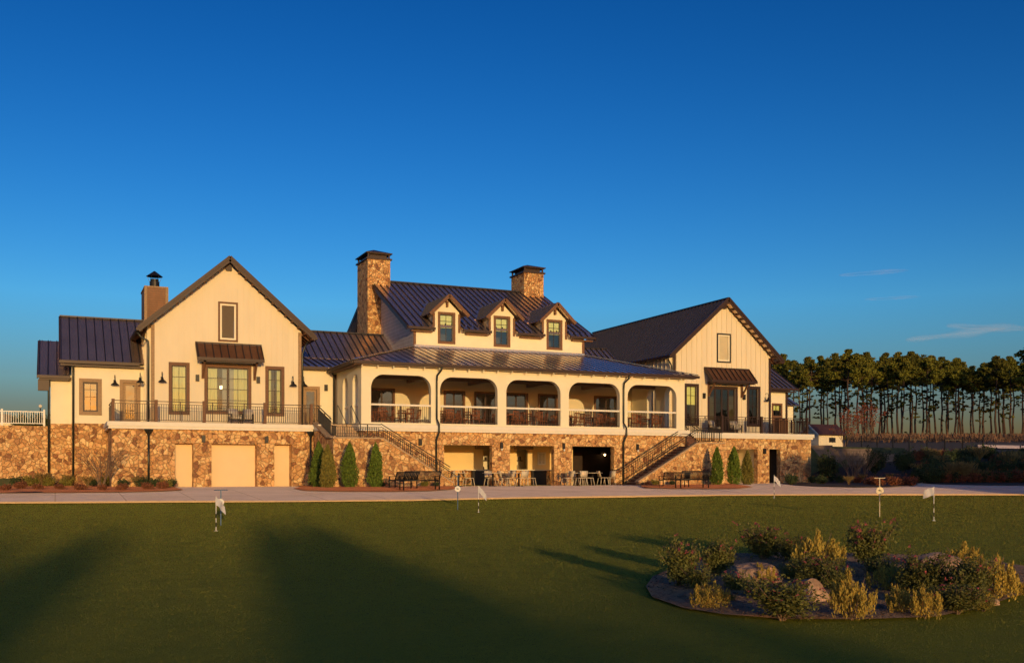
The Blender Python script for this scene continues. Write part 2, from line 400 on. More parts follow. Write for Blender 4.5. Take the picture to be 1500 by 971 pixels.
def slabs(m):
    """joints between the paving slabs and a tinted sheen added to brighten them"""
    n, l = m.node_tree.nodes, m.node_tree.links; b = n['Principled BSDF']
    src = b.inputs['Base Color'].links[0].from_socket
    tc = n.new('ShaderNodeTexCoord'); br = n.new('ShaderNodeTexBrick'); br.offset = 0; br.inputs['Scale'].default_value = 1
    br.inputs['Brick Width'].default_value = 2.4; br.inputs['Row Height'].default_value = 2.4; br.inputs['Mortar Size'].default_value = .03
    br.inputs['Color1'].default_value = (1,1,1,1); br.inputs['Color2'].default_value = (.86,.86,.86,1); br.inputs['Mortar'].default_value = (.35,.3,.28,1)
    l.new(tc.outputs['Object'], br.inputs['Vector'])
    n2 = n.new('ShaderNodeTexNoise'); n2.inputs['Scale'].default_value = .45; n2.inputs['Detail'].default_value = 5; l.new(tc.outputs['Object'], n2.inputs['Vector'])
    r2 = n.new('ShaderNodeValToRGB'); r2.color_ramp.elements[0].position = .35; r2.color_ramp.elements[0].color = (.72,.68,.68,1); r2.color_ramp.elements[1].position = .6; l.new(n2.outputs['Fac'], r2.inputs[0])
    for c in (br.outputs['Color'], r2.outputs[0]):
        mx = n.new('ShaderNodeMix'); mx.data_type = 'RGBA'; mx.blend_type = 'MULTIPLY'; mx.inputs['Factor'].default_value = 1
        l.new(src, mx.inputs['A']); l.new(c, mx.inputs['B']); src = mx.outputs['Result']
    l.new(src, b.inputs['Base Color'])
    b.inputs['Sheen Weight'].default_value = .55; b.inputs['Sheen Tint'].default_value = (.9,.68,.62,1); b.inputs['Sheen Roughness'].default_value = .4  # tinted sheen added to lift the paving's brightness under the low sun
slabs(M['concrete'])
for k_, w_, t_ in (('fringe', .9, (.9,.6,.3,1)), ('mulch', .5, (.7,.25,.12,1)), ('greymulch', .35, (.7,.45,.3,1))):
    b_ = M[k_].node_tree.nodes['Principled BSDF']; b_.inputs['Sheen Weight'].default_value = w_; b_.inputs['Sheen Tint'].default_value = t_; b_.inputs['Sheen Roughness'].default_value = .35
M['lamp_on'] = mat('lit_bulb', (1,.8,.5), .5, emit=((1,.62,.28), 12))

# ================================================================== THE GROUND
def grid_mesh(us, vs, fn, mb=None):
    mb = mb or MB(); n = len(vs)
    base = len(mb.v)
    for u in us:
        for v in vs: mb.v.append((u, v, fn(u, v)))
    for i in range(len(us)-1):
        for j in range(n-1):
            a = base+i*n+j; mb.f.append((a, a+n, a+n+1, a+1))
    return mb
def axis_vals(lo, f0, f1, hi, fine, grow=1.18):
    xs = list(np.arange(f0, f1+1e-6, fine)); s = fine; x = f1
    while x < hi: s *= grow; x += s; xs.append(x)
    s = fine; x = f0
    while x > lo: s *= grow; x -= s; xs.insert(0, x)
    return [float(a) for a in xs]
us = axis_vals(-2500, -14, 84, 3000, .7); vs = axis_vals(-2500, 2, 84, 3000, .7)
def gfn(u, v):
    d = _sa*u + _ca*v
    if d > 600: return 6 - (d-600)*.01
    return ground(u, v)
gm = grid_mesh(us, vs, gfn)
o = part('ground', mesh_of('ground', gm, [M['grass'], M['ochre'], M['darkgrass']], True), None, None); o['kind'] = 'structure'
for p in o.data.polygons:
    c = p.center; d = _sa*c.x + _ca*c.y
    if (c.x > 47 and d > 84) or (c.y > 66 and d > 90): p.material_index = 1
    elif (c.x > 46.5 and d > 60) or c.y > 56.5: p.material_index = 2
def drape(name, poly, m, off, step=.8, kindo=True):
    """a sheet of material following the terrain; poly in world (u, v)"""
    xs = [p[0] for p in poly]; ys = [p[1] for p in poly]; n = len(poly); vv = []; es = []
    dense = []
    for i in range(n):
        a = Vector(poly[i]); b = Vector(poly[(i+1) % n]); k = max(1, int((b-a).length/step))
        dense += [a.lerp(b, t/k) for t in range(k)]
    vv = list(dense); es = [(i, (i+1) % len(dense)) for i in range(len(dense))]
    for x in np.arange(min(xs), max(xs), step):
        for y in np.arange(min(ys), max(ys), step):
            p = Vector((float(x)+.013, float(y)+.017))
            if inside(p, dense) : vv.append(p)
    ov, oe, of, *_ = delaunay_2d_cdt(vv, es, [], 0, 1e-4)
    mb = MB(); mb.v = [(p.x, p.y, ground(p.x, p.y)+off) for p in ov]
    for t in of:
        c = sum((ov[i] for i in t), Vector((0, 0)))/len(t)
        if inside(c, dense): mb.f.append(tuple(t))
    me = mesh_of(name, mb, m, True, False)
    o = bpy.data.objects.new(name, me); COL.objects.link(o)
    if kindo: o['kind'] = 'structure'
    return o
def pxpoly(pts): return [tuple(G(x, y).xy) for x, y in pts]
# walk in front of the house: front edge follows the green, back edge at the walls
front = pxpoly([(-60, 738), (120, 737), (260, 736), (420, 736), (600, 734), (760, 730.5), (900, 728.5), (1060, 726.5), (1250, 725.5), (1420, 725.5), (1560, 725)])
back = [(72, 49), (60, 50.5), (53, 52.5), (47.5, 56.5), (36, 56.5), (36, 52.0), (14, 52.0), (12, 55.4), (5.6, 55.4), (4.6, 52.5), (-4, 51.0), (-14, 50.6)]
drape('path', front + back, M['concrete'], .03)
drape('mulch_bed', [(-14, 60.3), (2.7, 60.3), (2.7, 55.0), (5.5, 55.0)] + pxpoly([(268, 719.5), (240, 721.5), (180, 723), (100, 723.7), (0, 724.3), (-80, 724.5)]), M['mulch'], .07)
drape('mulch_bed', [(12.0, 55), (12.1, 54)] + pxpoly([(430, 717.5), (445, 720.5), (500, 721.8), (570, 722), (630, 721), (664, 718.6), (668, 716.5)]) + [(19.4, 50.6), (12.8, 50.6), (12.8, 55)], M['mulch'], .07)
drape('mulch_bed', [(37.0, 50.5), (31.2, 50.5)] + pxpoly([(940, 714.5), (946, 716.6), (990, 717.6), (1040, 717.8), (1085, 717.3), (1103, 715)]) + [(40.5, 55.2), (37.0, 55.2)], M['mulch'], .07)
drape('garden_bed', [(62, 60), (47.8, 57.2), (46.2, 56.8)] + pxpoly([(1152, 710), (1172, 712.5), (1200, 714), (1260, 715.3), (1310, 714.8), (1345, 711.5), (1342, 709.5)]) + [(64, 55)], M['bedsoil'], .08)
drape('garden_bed', pxpoly([(1352, 708.5), (1380, 710.5), (1440, 712), (1560, 712.5)]) + [(84, 54), (92, 62), (84, 66), (72, 66), (62.5, 60), (64.5, 56)], M['bedsoil'], .08)
fr_ = [(-60, 738), (120, 737), (260, 736), (420, 736), (600, 734), (760, 730.5), (900, 728.5), (1060, 726.5), (1250, 725.5), (1420, 725.5), (1560, 725)]
drape('grass_fringe', pxpoly([(x, y-.6) for x, y in fr_]) + pxpoly([(x, y+1.6+.5*math.sin(x)) for x, y in fr_[::-1]]), M['fringe'], .045, .5)
up = [tuple(GD(x, d).xy) for x, d in ((1432, 100), (1470, 98), (1520, 96), (1560, 96), (1560, 106), (1500, 108), (1432, 112))]
drape('path', up, M['concrete'], .10, 1.5)
ISL = [(946,862),(955,878),(1000,894),(1060,904),(1150,911),(1260,912),(1370,908),(1440,894),(1500,872),(1528,852),(1500,832),(1420,818),(1300,814),(1180,810),(1080,813),(1000,829),(956,848)]
isl_poly = pxpoly(ISL)
drape('island_bed', isl_poly, M['greymulch'], .035, .35)

# mulch chips and fallen leaves on the island bed (uncountable litter)
def litter(name, poly, n, size, m, off=.04):
    mb = MB(); xs = [p[0] for p in poly]; ys = [p[1] for p in poly]; k = 0
    while k < n:
        x = random.uniform(min(xs), max(xs)); y = random.uniform(min(ys), max(ys))
        if not inside((x, y), poly): continue
        k += 1; a = random.uniform(0, 6.28); s = size*random.uniform(.4, 1.2); z = ground(x, y)+off
        t = random.uniform(-.6, .6); dx, dy = math.cos(a)*s, math.sin(a)*s
        mb.add([(x-dx, y-dy, z), (x+dy*.3, y-dx*.3, z+s*.1), (x+dx, y+dy, z+s*abs(t)), (x-dy*.3, y+dx*.3, z+s*.2)], [(0,1,2,3)])
    o = part(name, mesh_of(name, mb, m, False, False), None, None); o['kind'] = 'stuff'
    tag(o, 'loose bark chips and straw scattered over the flower island', 'mulch', kind='stuff')
litter('bark_litter', isl_poly, 9000, .04, mat('bark_chip', (.17,.11,.08), .9, var=.6, scale=6))

# short turf blades over the near half of the green (uncountable)
_n = 620000; _x = RNG.random(_n)*1700-100; _d = 5.5*(52/5.5)**(RNG.random(_n)**.62)
_s = (_x-750)/FPX; _u = _d*(_sa+_s*_ca); _v = _d*(_ca-_s*_sa)
_fl = sorted([tuple(G(x, y).xy) for x, y in fr_]); _fv = np.interp(_u, [p[0] for p in _fl], [p[1] for p in _fl])
_isl = np.array([inside((a, b), isl_poly) if 2 < a < 16 and b < 16 else False for a, b in zip(_u, _v)])
_ok = (_v < _fv-.25) & ~_isl; _u, _v, _d = _u[_ok], _v[_ok], _d[_ok]; _n = len(_u)
_z = np.interp(_v, [-5, 10, 20, 27, 34, 40, 46], [-.80, -.78, -.72, -.66, -.48, -.20, 0])
_z = np.minimum(0, _z+.008*(_u-12)*np.minimum(1, (46-_v)/8))
_h = (.0022+.0034*RNG.random(_n))*(_d/9)**1.0; _a = RNG.random(_n)*6.283; _w = _h*.8; _l = RNG.normal(size=(_n, 2))*_h[:, None]*.8
_P = np.stack([np.stack([_u-np.cos(_a)*_w, _v-np.sin(_a)*_w, _z-.003], 1), np.stack([_u+np.cos(_a)*_w, _v+np.sin(_a)*_w, _z-.003], 1), np.stack([_u+_l[:, 0], _v+_l[:, 1], _z+_h*1.6], 1)], 1).reshape(-1, 3)
_m = bpy.data.meshes.new('turf_blades'); _m.vertices.add(3*_n); _m.vertices.foreach_set('co', _P.ravel()); _m.loops.add(3*_n); _m.loops.foreach_set('vertex_index', np.arange(3*_n, dtype=np.int32))
_m.polygons.add(_n); _m.polygons.foreach_set('loop_start', np.arange(0, 3*_n, 3, dtype=np.int32)); _m.polygons.foreach_set('loop_total', np.full(_n, 3, dtype=np.int32))
_m.materials.append(mat('turf_blade', (.16,.155,.018), .8, var=.6, scale=3, trans=.2)); _m.update()
_o = bpy.data.objects.new('turf_blades', _m); COL.objects.link(_o); tag(_o, 'closely mown grass blades covering the putting green', 'grass', kind='stuff')

# ================================================================== THE CLUBHOUSE
CH = thing('clubhouse', 'long cream and stone clubhouse with dark metal roofs, arched porch and three dormers', 'building', (25, 56, 0))
def P_(name, mb, m, parent=None, smooth=False, **kw):
    o = part(name, mb, M[m] if isinstance(m, str) else m, parent or CH, smooth, **kw)
    if mb.ribs is not None: part('seams', mb.ribs, M['seam'], o)
    return o

def roof_plane(mb, pts, spacing=.42, th=.09, rib_h=.06, rib_w=.045):
    """a metal roof plane (convex polygon, first edge = eave) with standing seams up the slope"""
    P = [Vector(p) for p in pts]
    e1 = (P[1]-P[0]).normalized(); nrm = e1.cross(P[2]-P[1]).normalized()
    if nrm.z < 0: nrm = -nrm
    e2 = nrm.cross(e1).normalized()
    if e2.z < 0: e2 = -e2
    mb.ext(P, -nrm*th)
    q = [((p-P[0]).dot(e1), (p-P[0]).dot(e2)) for p in P]
    lo = min(a for a, b in q); hi = max(a for a, b in q); c = lo+.06
    while c < hi-.03:
        ys = []
        for i in range(len(q)):
            (a0, b0), (a1, b1) = q[i], q[(i+1) % len(q)]
            if (a0 <= c < a1) or (a1 <= c < a0): ys.append(b0+(b1-b0)*(c-a0)/(a1-a0))
        if len(ys) >= 2:
            y0, y1 = min(ys)+.02, max(ys)-.03
            if y1-y0 > .1:
                a = P[0]+e1*c+e2*y0+nrm*rib_h/2; b = P[0]+e1*c+e2*y1+nrm*rib_h/2
                if mb.ribs is None: mb.ribs = MB()
                mb.ribs.beam(a, b, rib_w, rib_h, nrm)
        c += spacing
    return mb
def gutter(a, b, r=.075):
    mb = MB(); a = Vector(a); b = Vector(b)
    mb.beam(a, b, .13, .13); mb.beam(a+Vector((0,0,.075)), b+Vector((0,0,.075)), .16, .03); return mb
def clip_intervals(z0, z1, u, holes, pad=.0):
    iv = [(z0, z1)]
    for (a0, b0, a1, b1) in holes:
        if a0-pad <= u <= a1+pad:
            out = []
            for p, q in iv:
                if b1 <= p or b0 >= q: out.append((p, q))
                else:
                    if b0 > p: out.append((p, b0))
                    if b1 < q: out.append((b1, q))
            iv = out
    return iv
def battens(mb, u0, u1, V, z0, topfn, holes, sp, w, pr):
    u = u0+sp*.6
    while u < u1-.1:
        for p, q in clip_intervals(z0, topfn(u), u, holes, .16):
            if q-p > .1: mb.box(u-w/2, V-pr, p, u+w/2, V-.001, q)
        u += sp
# --- windows and doors on walls that face the camera
def window(V, u0, z0, u1, z1, cols, rows, trim=.16, fr=.05, trimmat='brown', behind='curtain', name='window', pane='glass', mull=None, sash=False, depth=.10, gaps=None):
    """opening is u0..u1 x z0..z1 (inside the trim)"""
    t = MB()
    for a in ((u0-trim, z0-trim, u0, z1+trim), (u1, z0-trim, u1+trim, z1+trim), (u0, z1, u1, z1+trim), (u0, z0-trim, u1, z0)):
        t.box(a[0], V-.05, a[1], a[2], V-.002, a[3])
    w = P_(name, t, trimmat)
    f = MB(); y0, y1 = V+depth-.03, V+depth+.02
    f.box(u0, y0, z0, u0+fr, y1, z1); f.box(u1-fr, y0, z0, u1, y1, z1); f.box(u0+fr, y0, z0, u1-fr, y1, z0+fr); f.box(u0+fr, y0, z1-fr, u1-fr, y1, z1)
    bw = .022
    for i in range(1, cols):
        c = u0+(u1-u0)*i/cols
        if mull and i in mull: f.box(c-.05, y0-.002, z0+fr, c+.05, y1+.002, z1-fr)
        else: f.box(c-bw/2, y0+.008, z0+fr, c+bw/2, y1-.008, z1-fr)
    zr = [z0+(z1-z0)*j/rows for j in range(1, rows)] if isinstance(rows, int) else [z1-(z1-z0)*r for r in rows]
    for c in zr: f.box(u0+fr, y0+.006, c-bw/2, u1-fr, y1-.006, c+bw/2)
    part('frame', f, M['bronze'], w)
    g = MB(); g.add([(u0+.02, V+depth, z0+.02), (u1-.02, V+depth, z0+.02), (u1-.02, V+depth, z1-.02), (u0+.02, V+depth, z1-.02)], [(0,1,2,3)])
    part('pane', g, M[pane], w)
    c = MB()
    if behind == 'curtain':
        for a, b in (gaps or ((0, .42), (.66, 1))):
            A = u0+(u1-u0)*a; B = u0+(u1-u0)*b; n = max(4, int((B-A)/.05)); pts = []
            for i in range(n+1): pts.append((A+(B-A)*i/n, V+.28+.03*math.sin(i*1.7)))
            for i in range(n): c.add([(pts[i][0], pts[i][1], z0-.1), (pts[i+1][0], pts[i+1][1], z0-.1), (pts[i+1][0], pts[i+1][1], z1+.1), (pts[i][0], pts[i][1], z1+.1)], [(0,1,2,3)])
        part('curtain', c, M['curtain'], w)
    elif behind == 'blind':
        c.box(u0+.02, V+depth+.05, z0+(z1-z0)*.5, u1-.02, V+depth+.07, z1-.02); part('blind', c, M['blind'], w)
    return w
def door(V, u0, z0, u1, z1, trim=.18, trimmat='tan', pane='gglass'):
    t = MB()
    for a in ((u0-trim, z0, u0, z1+trim), (u1, z0, u1+trim, z1+trim), (u0, z1, u1, z1+trim)): t.box(a[0], V-.05, a[1], a[2], V-.002, a[3])
    d = P_('door', t, 'brown' if trimmat == 'brown' else 'tan')
    l = MB(); y0, y1 = V+.06, V+.11; s = .13
    l.box(u0+.01, y0, z0, u0+s, y1, z1-.01); l.box(u1-s, y0, z0, u1-.01, y1, z1-.01); l.box(u0+s, y0, z0, u1-s, y1, z0+.28); l.box(u0+s, y0, z1-s, u1-s, y1, z1-.01)
    part('door_leaf', l, M[trimmat], d)
    g = MB(); g.add([(u0+s, V+.085, z0+.28), (u1-s, V+.085, z0+.28), (u1-s, V+.085, z1-s), (u0+s, V+.085, z1-s)], [(0,1,2,3)])
    part('pane', g, M[pane], d)
    h = MB(); h.tube([(u1-s*.5, y0-.001, z0+1.0), (u1-s*.5, y0-.06, z0+1.0), (u1-s*.5-.1, y0-.06, z0+1.0)], .012, 6); part('handle', h, M['steel'], d)
    return d
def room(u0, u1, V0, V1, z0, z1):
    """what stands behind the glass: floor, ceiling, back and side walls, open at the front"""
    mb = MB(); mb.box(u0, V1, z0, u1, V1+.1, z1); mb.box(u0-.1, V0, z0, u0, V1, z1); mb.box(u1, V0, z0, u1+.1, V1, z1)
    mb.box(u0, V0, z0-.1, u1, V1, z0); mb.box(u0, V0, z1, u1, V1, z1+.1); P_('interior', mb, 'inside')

# --- stone lower storey
MG = MB()
zt = 3.03
GAR = [(5.67, 6.6, 2.31), (7.51, 9.88, 2.31), (10.8, 11.74, 2.31)]
w = MB().slab(rect(2.6, -.3, 12.95, zt), [rect(a, .006, b, h) for a, b, h in GAR], 54.95, 55.68)
w.box(2.6, 55.682, -.3, 2.95, 59.1, zt)
P_('stone_wall', w, 'stone')
for a, b, h in GAR:
    g = MB(); g.box(a-.02, 55.60, 0, b+.02, 55.66, h+.02)
    if b-a > 2:
        for k in range(1, 4): g.box(a, 55.592, h*k/4-.008, b, 55.5999, h*k/4+.008)
    d = P_('garage_door' if b-a > 2 else 'service_door', g, 'dooryellow')
w = MB().box(.81, 59.15, -.3, 2.6, 59.5, 3.44); w.box(2.96, 59.15, -.3, 4.8, 59.5, 3.0); w.box(-.23, 60.15, -.3, .81, 60.5, 3.44); w.box(-.23, 60.5, -.3, .1, 66, 3.44)
w.box(.81, 59.5, -.3, 1.1, 60.15, 3.44); P_('stone_wall', w, 'stone')
# porch lower storey with three big openings
POP = [(19.69, 22.6), (23.71, 26.55), (27.72, 30.57)]
w = MB().slab(rect(14.97, -.3, 35.65, zt), [rect(a, .006, b, 2.32) for a, b in POP], 52.55, 52.95)
w.box(14.97, 52.952, -.3, 15.3, 57.9, zt); w.box(35.3, 52.952, -.3, 35.65, 57.9, zt)
P_('stone_wall', w, 'stone')
# right lower storey
ROP = [(41.12, 43.1, 2.32), (44.08, 45.02, 2.35)]
w = MB().slab(rect(35.66, -.3, 47.66, zt), [rect(a, .006, b, h) for a, b, h in ROP], 54.95, 55.35)
w.box(47.3, 55.352, -.3, 47.66, 62, zt); P_('stone_wall', w, 'stone')
w = MB(); w.box(40.9, 57.4, 0, 43.5, 57.5, 2.6); w.box(43.3, 55.36, 0, 43.5, 57.4, 2.6); w.box(40.7, 55.36, 0, 40.9, 57.5, 2.6); w.box(40.9, 55.36, 2.4, 43.3, 57.4, 2.5)
P_('entry_alcove', w, 'cream_smooth')
w = MB(); w.box(42.35, 57.3, .01, 43.15, 57.36, 2.15); P_('door', w, 'dooryellow')
P_('wall_sconce', MB().box(42.05, 57.25, 1.75, 42.25, 57.39, 2.05), 'bronze'); P_('meter_box', MB().box(42.45, 56.9, .4, 42.95, 57.1, 1.2), 'bronze')
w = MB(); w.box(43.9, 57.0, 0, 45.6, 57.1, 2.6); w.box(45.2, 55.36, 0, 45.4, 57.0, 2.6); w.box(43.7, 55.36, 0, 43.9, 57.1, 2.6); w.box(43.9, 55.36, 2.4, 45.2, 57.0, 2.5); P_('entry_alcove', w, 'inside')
# serving counter room behind the three openings
Vb = 56.6
w = MB().slab(rect(16, 0, 28.75, 2.9), [rect(23.75, .96, 24.6, 2.2), rect(26.0, .96, 26.75, 2.2)], Vb, Vb+.15)
w.box(28.6, 54.4, 0, 28.75, Vb-.001, 2.9); w.box(19.2, 52.96, 0, 19.4, Vb-.001, 2.9); P_('patio_wall', w, 'patio')
w = MB(); w.box(16, 52.96, 2.75, 34.5, 60, 2.9); P_('patio_ceiling', w, 'white')
w = MB(); w.box(19.4, Vb-.12, 0, 22.9, Vb-.002, .9); w.box(23.9, Vb-.12, 0, 26.9, Vb-.002, .9); w.box(27.9, Vb-.12, 0, 28.6, Vb-.002, .9); P_('wainscot', w, 'stone')
P_('counter_front', MB().box(22.9, Vb-.35, 0, 23.9, Vb-.002, .88), 'black'); P_('counter_front', MB().box(26.9, Vb-.3, 0, 27.9, Vb-.002, .88), 'black')
w = MB(); w.box(22.4, Vb-.5, .9, 28.6, Vb-.002, .95); w.box(19.4, Vb-.2, .9, 22.4, Vb-.002, .93); P_('counter_top', w, 'white')
P_('roller_shutter_box', MB().box(23.2, Vb-.3, 2.2, 24.9, Vb-.002, 2.42), 'tan'); P_('roller_shutter_box', MB().box(25.8, Vb-.3, 2.2, 27.0, Vb-.002, 2.42), 'tan')
w = MB(); w.box(23.0, 58.6, 0, 27.5, 58.7, 2.7); w.box(22.9, Vb+.16, 0, 23.0, 58.7, 2.7); w.box(27.5, Vb+.16, 0, 27.6, 58.7, 2.7); P_('interior', w, 'cream_smooth')
w = MB(); w.box(23.3, 58.3, 1.5, 27.2, 58.58, 1.55); w.box(23.3, 58.2, .9, 27.2, 58.58, .98)
for k in range(16): u = 23.5+k*.23; w.box(u, 58.3, 1.55 if k % 2 else .98, u+.12, 58.5, (1.55 if k % 2 else .98)+random.uniform(.15, .45))
P_('back_shelf', w, 'inside')
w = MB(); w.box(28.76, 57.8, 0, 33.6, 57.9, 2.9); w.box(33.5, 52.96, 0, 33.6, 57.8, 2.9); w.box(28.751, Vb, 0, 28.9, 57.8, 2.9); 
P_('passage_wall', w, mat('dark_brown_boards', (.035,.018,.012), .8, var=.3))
# framed menu on the patio wall
w = MB(); w.box(27.42, Vb-.04, 1.25, 27.98, Vb-.002, 2.05); mf = P_('menu_board', w, 'white')
w = MB()
for k in range(9): w.box(27.5, Vb-.045, 1.35+k*.07, 27.68+random.uniform(-.03, .02), Vb-.041, 1.365+k*.07); w.box(27.74, Vb-.045, 1.35+k*.07, 27.9, Vb-.041, 1.365+k*.07)
part('lettering', w, M['blackpaint'], mf)
# --- decks and cornices
def cornice(u0, u1, V0, V1, name='deck_cornice'):
    w = MB(); w.box(u0, V0, 3.16, u1, V1, 3.385); w.box(u0+.06, V0+.07, 3.03, u1-.06, V1, 3.16); return P_(name, w, 'white')
cornice(2.39, 12.93, 54.7, 59.14); cornice(14.75, 35.85, 52.3, 58.4); cornice(36.98, 47.75, 54.7, 62.0)
w = MB(); w.box(12.94, 53.9, 3.05, 14.74, 57.9, 3.385); P_('deck_cornice', w, 'white')
w = MB()
for a in ((2.42, 54.73, 12.92, 59.14), (12.95, 53.92, 14.74, 57.9), (14.98, 52.5, 35.6, 58.4), (37.0, 54.73, 47.72, 61.9), (35.9, 54.1, 36.97, 57.0)): w.box(a[0], a[1], 3.386, a[2], a[3], 3.40)
P_('deck_floor', w, 'deckfloor')

RC = []
# --- the arched porch
ARC = [(15.51, 18.94), (19.47, 22.96), (23.5, 26.99), (27.54, 31.0), (31.54, 35.05)]
w = MB().slab(rect(14.97, 3.402, 35.65, 6.62), [arch(a, 3.5, b, 6.1, .72) for a, b in ARC], 52.6, 52.95)
SA = [(53.25, 54.35), (55.35, 56.45)]
w.slab(rect(52.952, 3.402, 57.9, 6.62), [arch(a, 3.5, b, 6.15, .5) for a, b in SA], 14.97, 15.3, 'x')
w.slab(rect(52.952, 3.402, 58.4, 6.62), [arch(a, 3.5, b, 6.15, .5) for a, b in SA], 35.32, 35.65, 'x')
P_('porch_wall', w, 'cream_smooth')
BW = [(17.23, 18.64), (21.99, 23.21), (24.04, 25.44), (26.16, 27.55), (28.47, 29.71), (32.6, 34.32)]
w = MB().slab(rect(14.97, 3.402, 35.65, 6.62), [rect(a, 3.42, b, 5.75) for a, b in BW], 58.5, 58.7); P_('porch_back_wall', w, 'cream_smooth')
w = MB(); w.box(15.0, 52.96, 6.45, 35.6, 58.49, 6.55); P_('porch_ceiling', w, 'ceiling')
w = MB()
for a, b in ARC: w.box(a, 55.3, 6.2, a+.2, 58.49, 6.449)
w.box(15.3, 55.4, 6.15, 35.3, 55.6, 6.449); P_('ceiling_beam', w, 'brown')
for a, b in BW: window(58.5, a+.02, 3.44, b-.02, 5.73, 2, [.3, .62], trim=.12, pane='gglass', behind='none', name='porch_door', mull=(1,))
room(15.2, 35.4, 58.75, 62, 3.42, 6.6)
for (a, b) in ARC:                                                # guard between the porch piers
    w = MB(); w.box(a, 52.66, 4.42, b, 52.76, 4.52); r = P_('porch_guard', w, 'white')
    w = MB(); w.box(a, 52.70, 3.56, b, 52.73, 3.60); n = int((b-a)/.115)
    for i in range(1, n): u = a+(b-a)*i/n; w.box(u-.009, 52.705, 3.6, u+.009, 52.725, 4.42)
    w.box((a+b)/2-.03, 52.70, 3.51, (a+b)/2+.03, 52.76, 4.42)
    part('balusters', w, M['bronze'], r)
    w = MB().add([(p, 52.86, q) for p, q in arch(a+.01, 3.51, b-.01, 6.09, .71)], [tuple(range(18))])
    part('insect_screen', w, M['screen'], r)
w = MB()
for a, b in SA: w.box(15.08, a, 4.42, 15.18, b, 4.52)
P_('porch_guard', w, 'white')

# porch roof: three slopes
zE, zT = 6.75, 8.46
w = MB(); roof_plane(w, [(14.43, 52.1, zE), (36.3, 52.1, zE), (31.75, 58.5, zT), (19.94, 58.5, zT)], .5, .09, .022)
roof_plane(w, [(14.43, 57.5, zE), (14.43, 52.1, zE), (19.94, 58.5, zT), (19.94, 61.5, zT)])
roof_plane(w, [(36.3, 52.1, zE), (36.3, 58.5, zE), (31.75, 61.5, zT), (31.75, 58.5, zT)])
for a, b in (((14.43, 52.1, zE), (19.94, 58.5, zT)), ((36.3, 52.1, zE), (31.75, 58.5, zT))): w.beam(Vector(a)+Vector((0,0,.05)), Vector(b)+Vector((0,0,.05)), .2, .05)
w.box(19.94, 58.38, zT-.02, 31.75, 58.47, zT+.12); pr = P_('porch_roof', w, 'roof')
part('gutter', MB().beam((14.38, 52.04, 6.66), (36.35, 52.04, 6.66), .13, .15), M['bronze'], pr)
part('gutter', MB().beam((14.38, 52.1, 6.66), (14.38, 57.4, 6.66), .13, .15), M['bronze'], pr)
w = MB(); w.box(14.5, 52.12, 6.56, 36.2, 52.59, 6.64); w.box(14.5, 52.6, 6.56, 14.96, 57.5, 6.64); w.box(14.5, 52.1, 6.58, 36.2, 52.13, 6.7); w.box(14.46, 52.1, 6.5, 14.5, 57.5, 6.72)
part('soffit', w, M['brown'], pr)
w = MB()
for k in range(25): u = 14.9+k*.88; w.lathe([(.001, .045), (.035, .02), (.045, -.02), (.02, -.06), (.001, -.065)], (u, 52.2, 6.5), 8)
w.tube([(14.9+k*.44, 52.2, 6.55+(.0 if k % 2 else .0)) for k in range(49)], .008, 4)
part('string_lights', w, M['white'], pr, True)

# --- main two storey block
m_ = (13.8-9.65)/(66.2-58.05)
DC = [22.08, 25.83, 29.56]
w = MB()
outline = [(19.94, 8.0), (31.75, 8.0), (31.75, 9.75)]
for c in DC[::-1]: outline += [(c+.84, 9.75), (c+.84, 10.72), (c, 11.5), (c-.84, 10.72), (c-.84, 9.75)]
outline += [(19.94, 9.75)]
w.slab(outline, [rect(c-.43, 8.87, c+.43, 10.55) for c in DC], 58.5, 58.72)
P_('upper_wall', w, 'cream_smooth')
ridge = (66.2, 13.8)
w = MB().slab([(58.722, 6.8), (73.7, 6.8), (73.7, 9.7), (66.2, 13.62), (58.722, 9.82)], [], 19.95, 20.15, 'x')
P_('gable_end_wall', w, 'siding'); w = MB()
w.slab([(58.722, 6.8), (73.7, 6.8), (73.7, 9.7), (66.2, 13.62), (58.722, 9.82)], [], 31.55, 31.74, 'x')
P_('gable_end_wall', w, 'siding')
w = MB(); U0, U1 = 19.4, 32.35
zs = 9.65+m_*.47; cuts = [U0] + [x for c in DC for x in (c-.9, c+.9)] + [U1]
roof_plane(w, [(U0, 58.52, zs), (U1, 58.52, zs), (U1, 66.2, 13.8), (U0, 66.2, 13.8)], .43, .14)
for i in range(0, len(cuts), 2): roof_plane(w, [(cuts[i], 58.05, 9.65), (cuts[i+1], 58.05, 9.65), (cuts[i+1], 58.52, zs), (cuts[i], 58.52, zs)], .43, .1)
roof_plane(w, [(U1, 74.35, 9.65), (U0, 74.35, 9.65), (U0, 66.2, 13.8), (U1, 66.2, 13.8)], .43, .14)
RC.append((U0, 66.08, 13.78, U1, 66.32, 13.87)); mr = P_('main_roof', w, 'roof')
w = MB()
for u in (U0-.03, U1+.03):
    w.beam((u, 58.05, 9.53), (u, 66.2, 13.68), .05, .26); w.beam((u, 74.35, 9.53), (u, 66.2, 13.68), .05, .26)
part('rake_board', w, M['bronze'], mr)
for i in range(0, len(cuts), 2):
    w = MB(); w.beam((cuts[i]+.01, 58.0, 9.56), (cuts[i+1]-.01, 58.0, 9.56), .13, .14); part('gutter', w, M['bronze'], mr)
    w = MB(); w.box(cuts[i]+.3, 58.2, 9.36, cuts[i+1]-.1, 58.49, 9.44); part('frieze', w, M['brown'], mr)
P_('corner_board', MB().box(19.92, 58.47, 8.46, 20.08, 58.499, 9.5), 'brown'); P_('corner_board', MB().box(31.6, 58.47, 8.46, 31.77, 58.499, 9.5), 'brown')
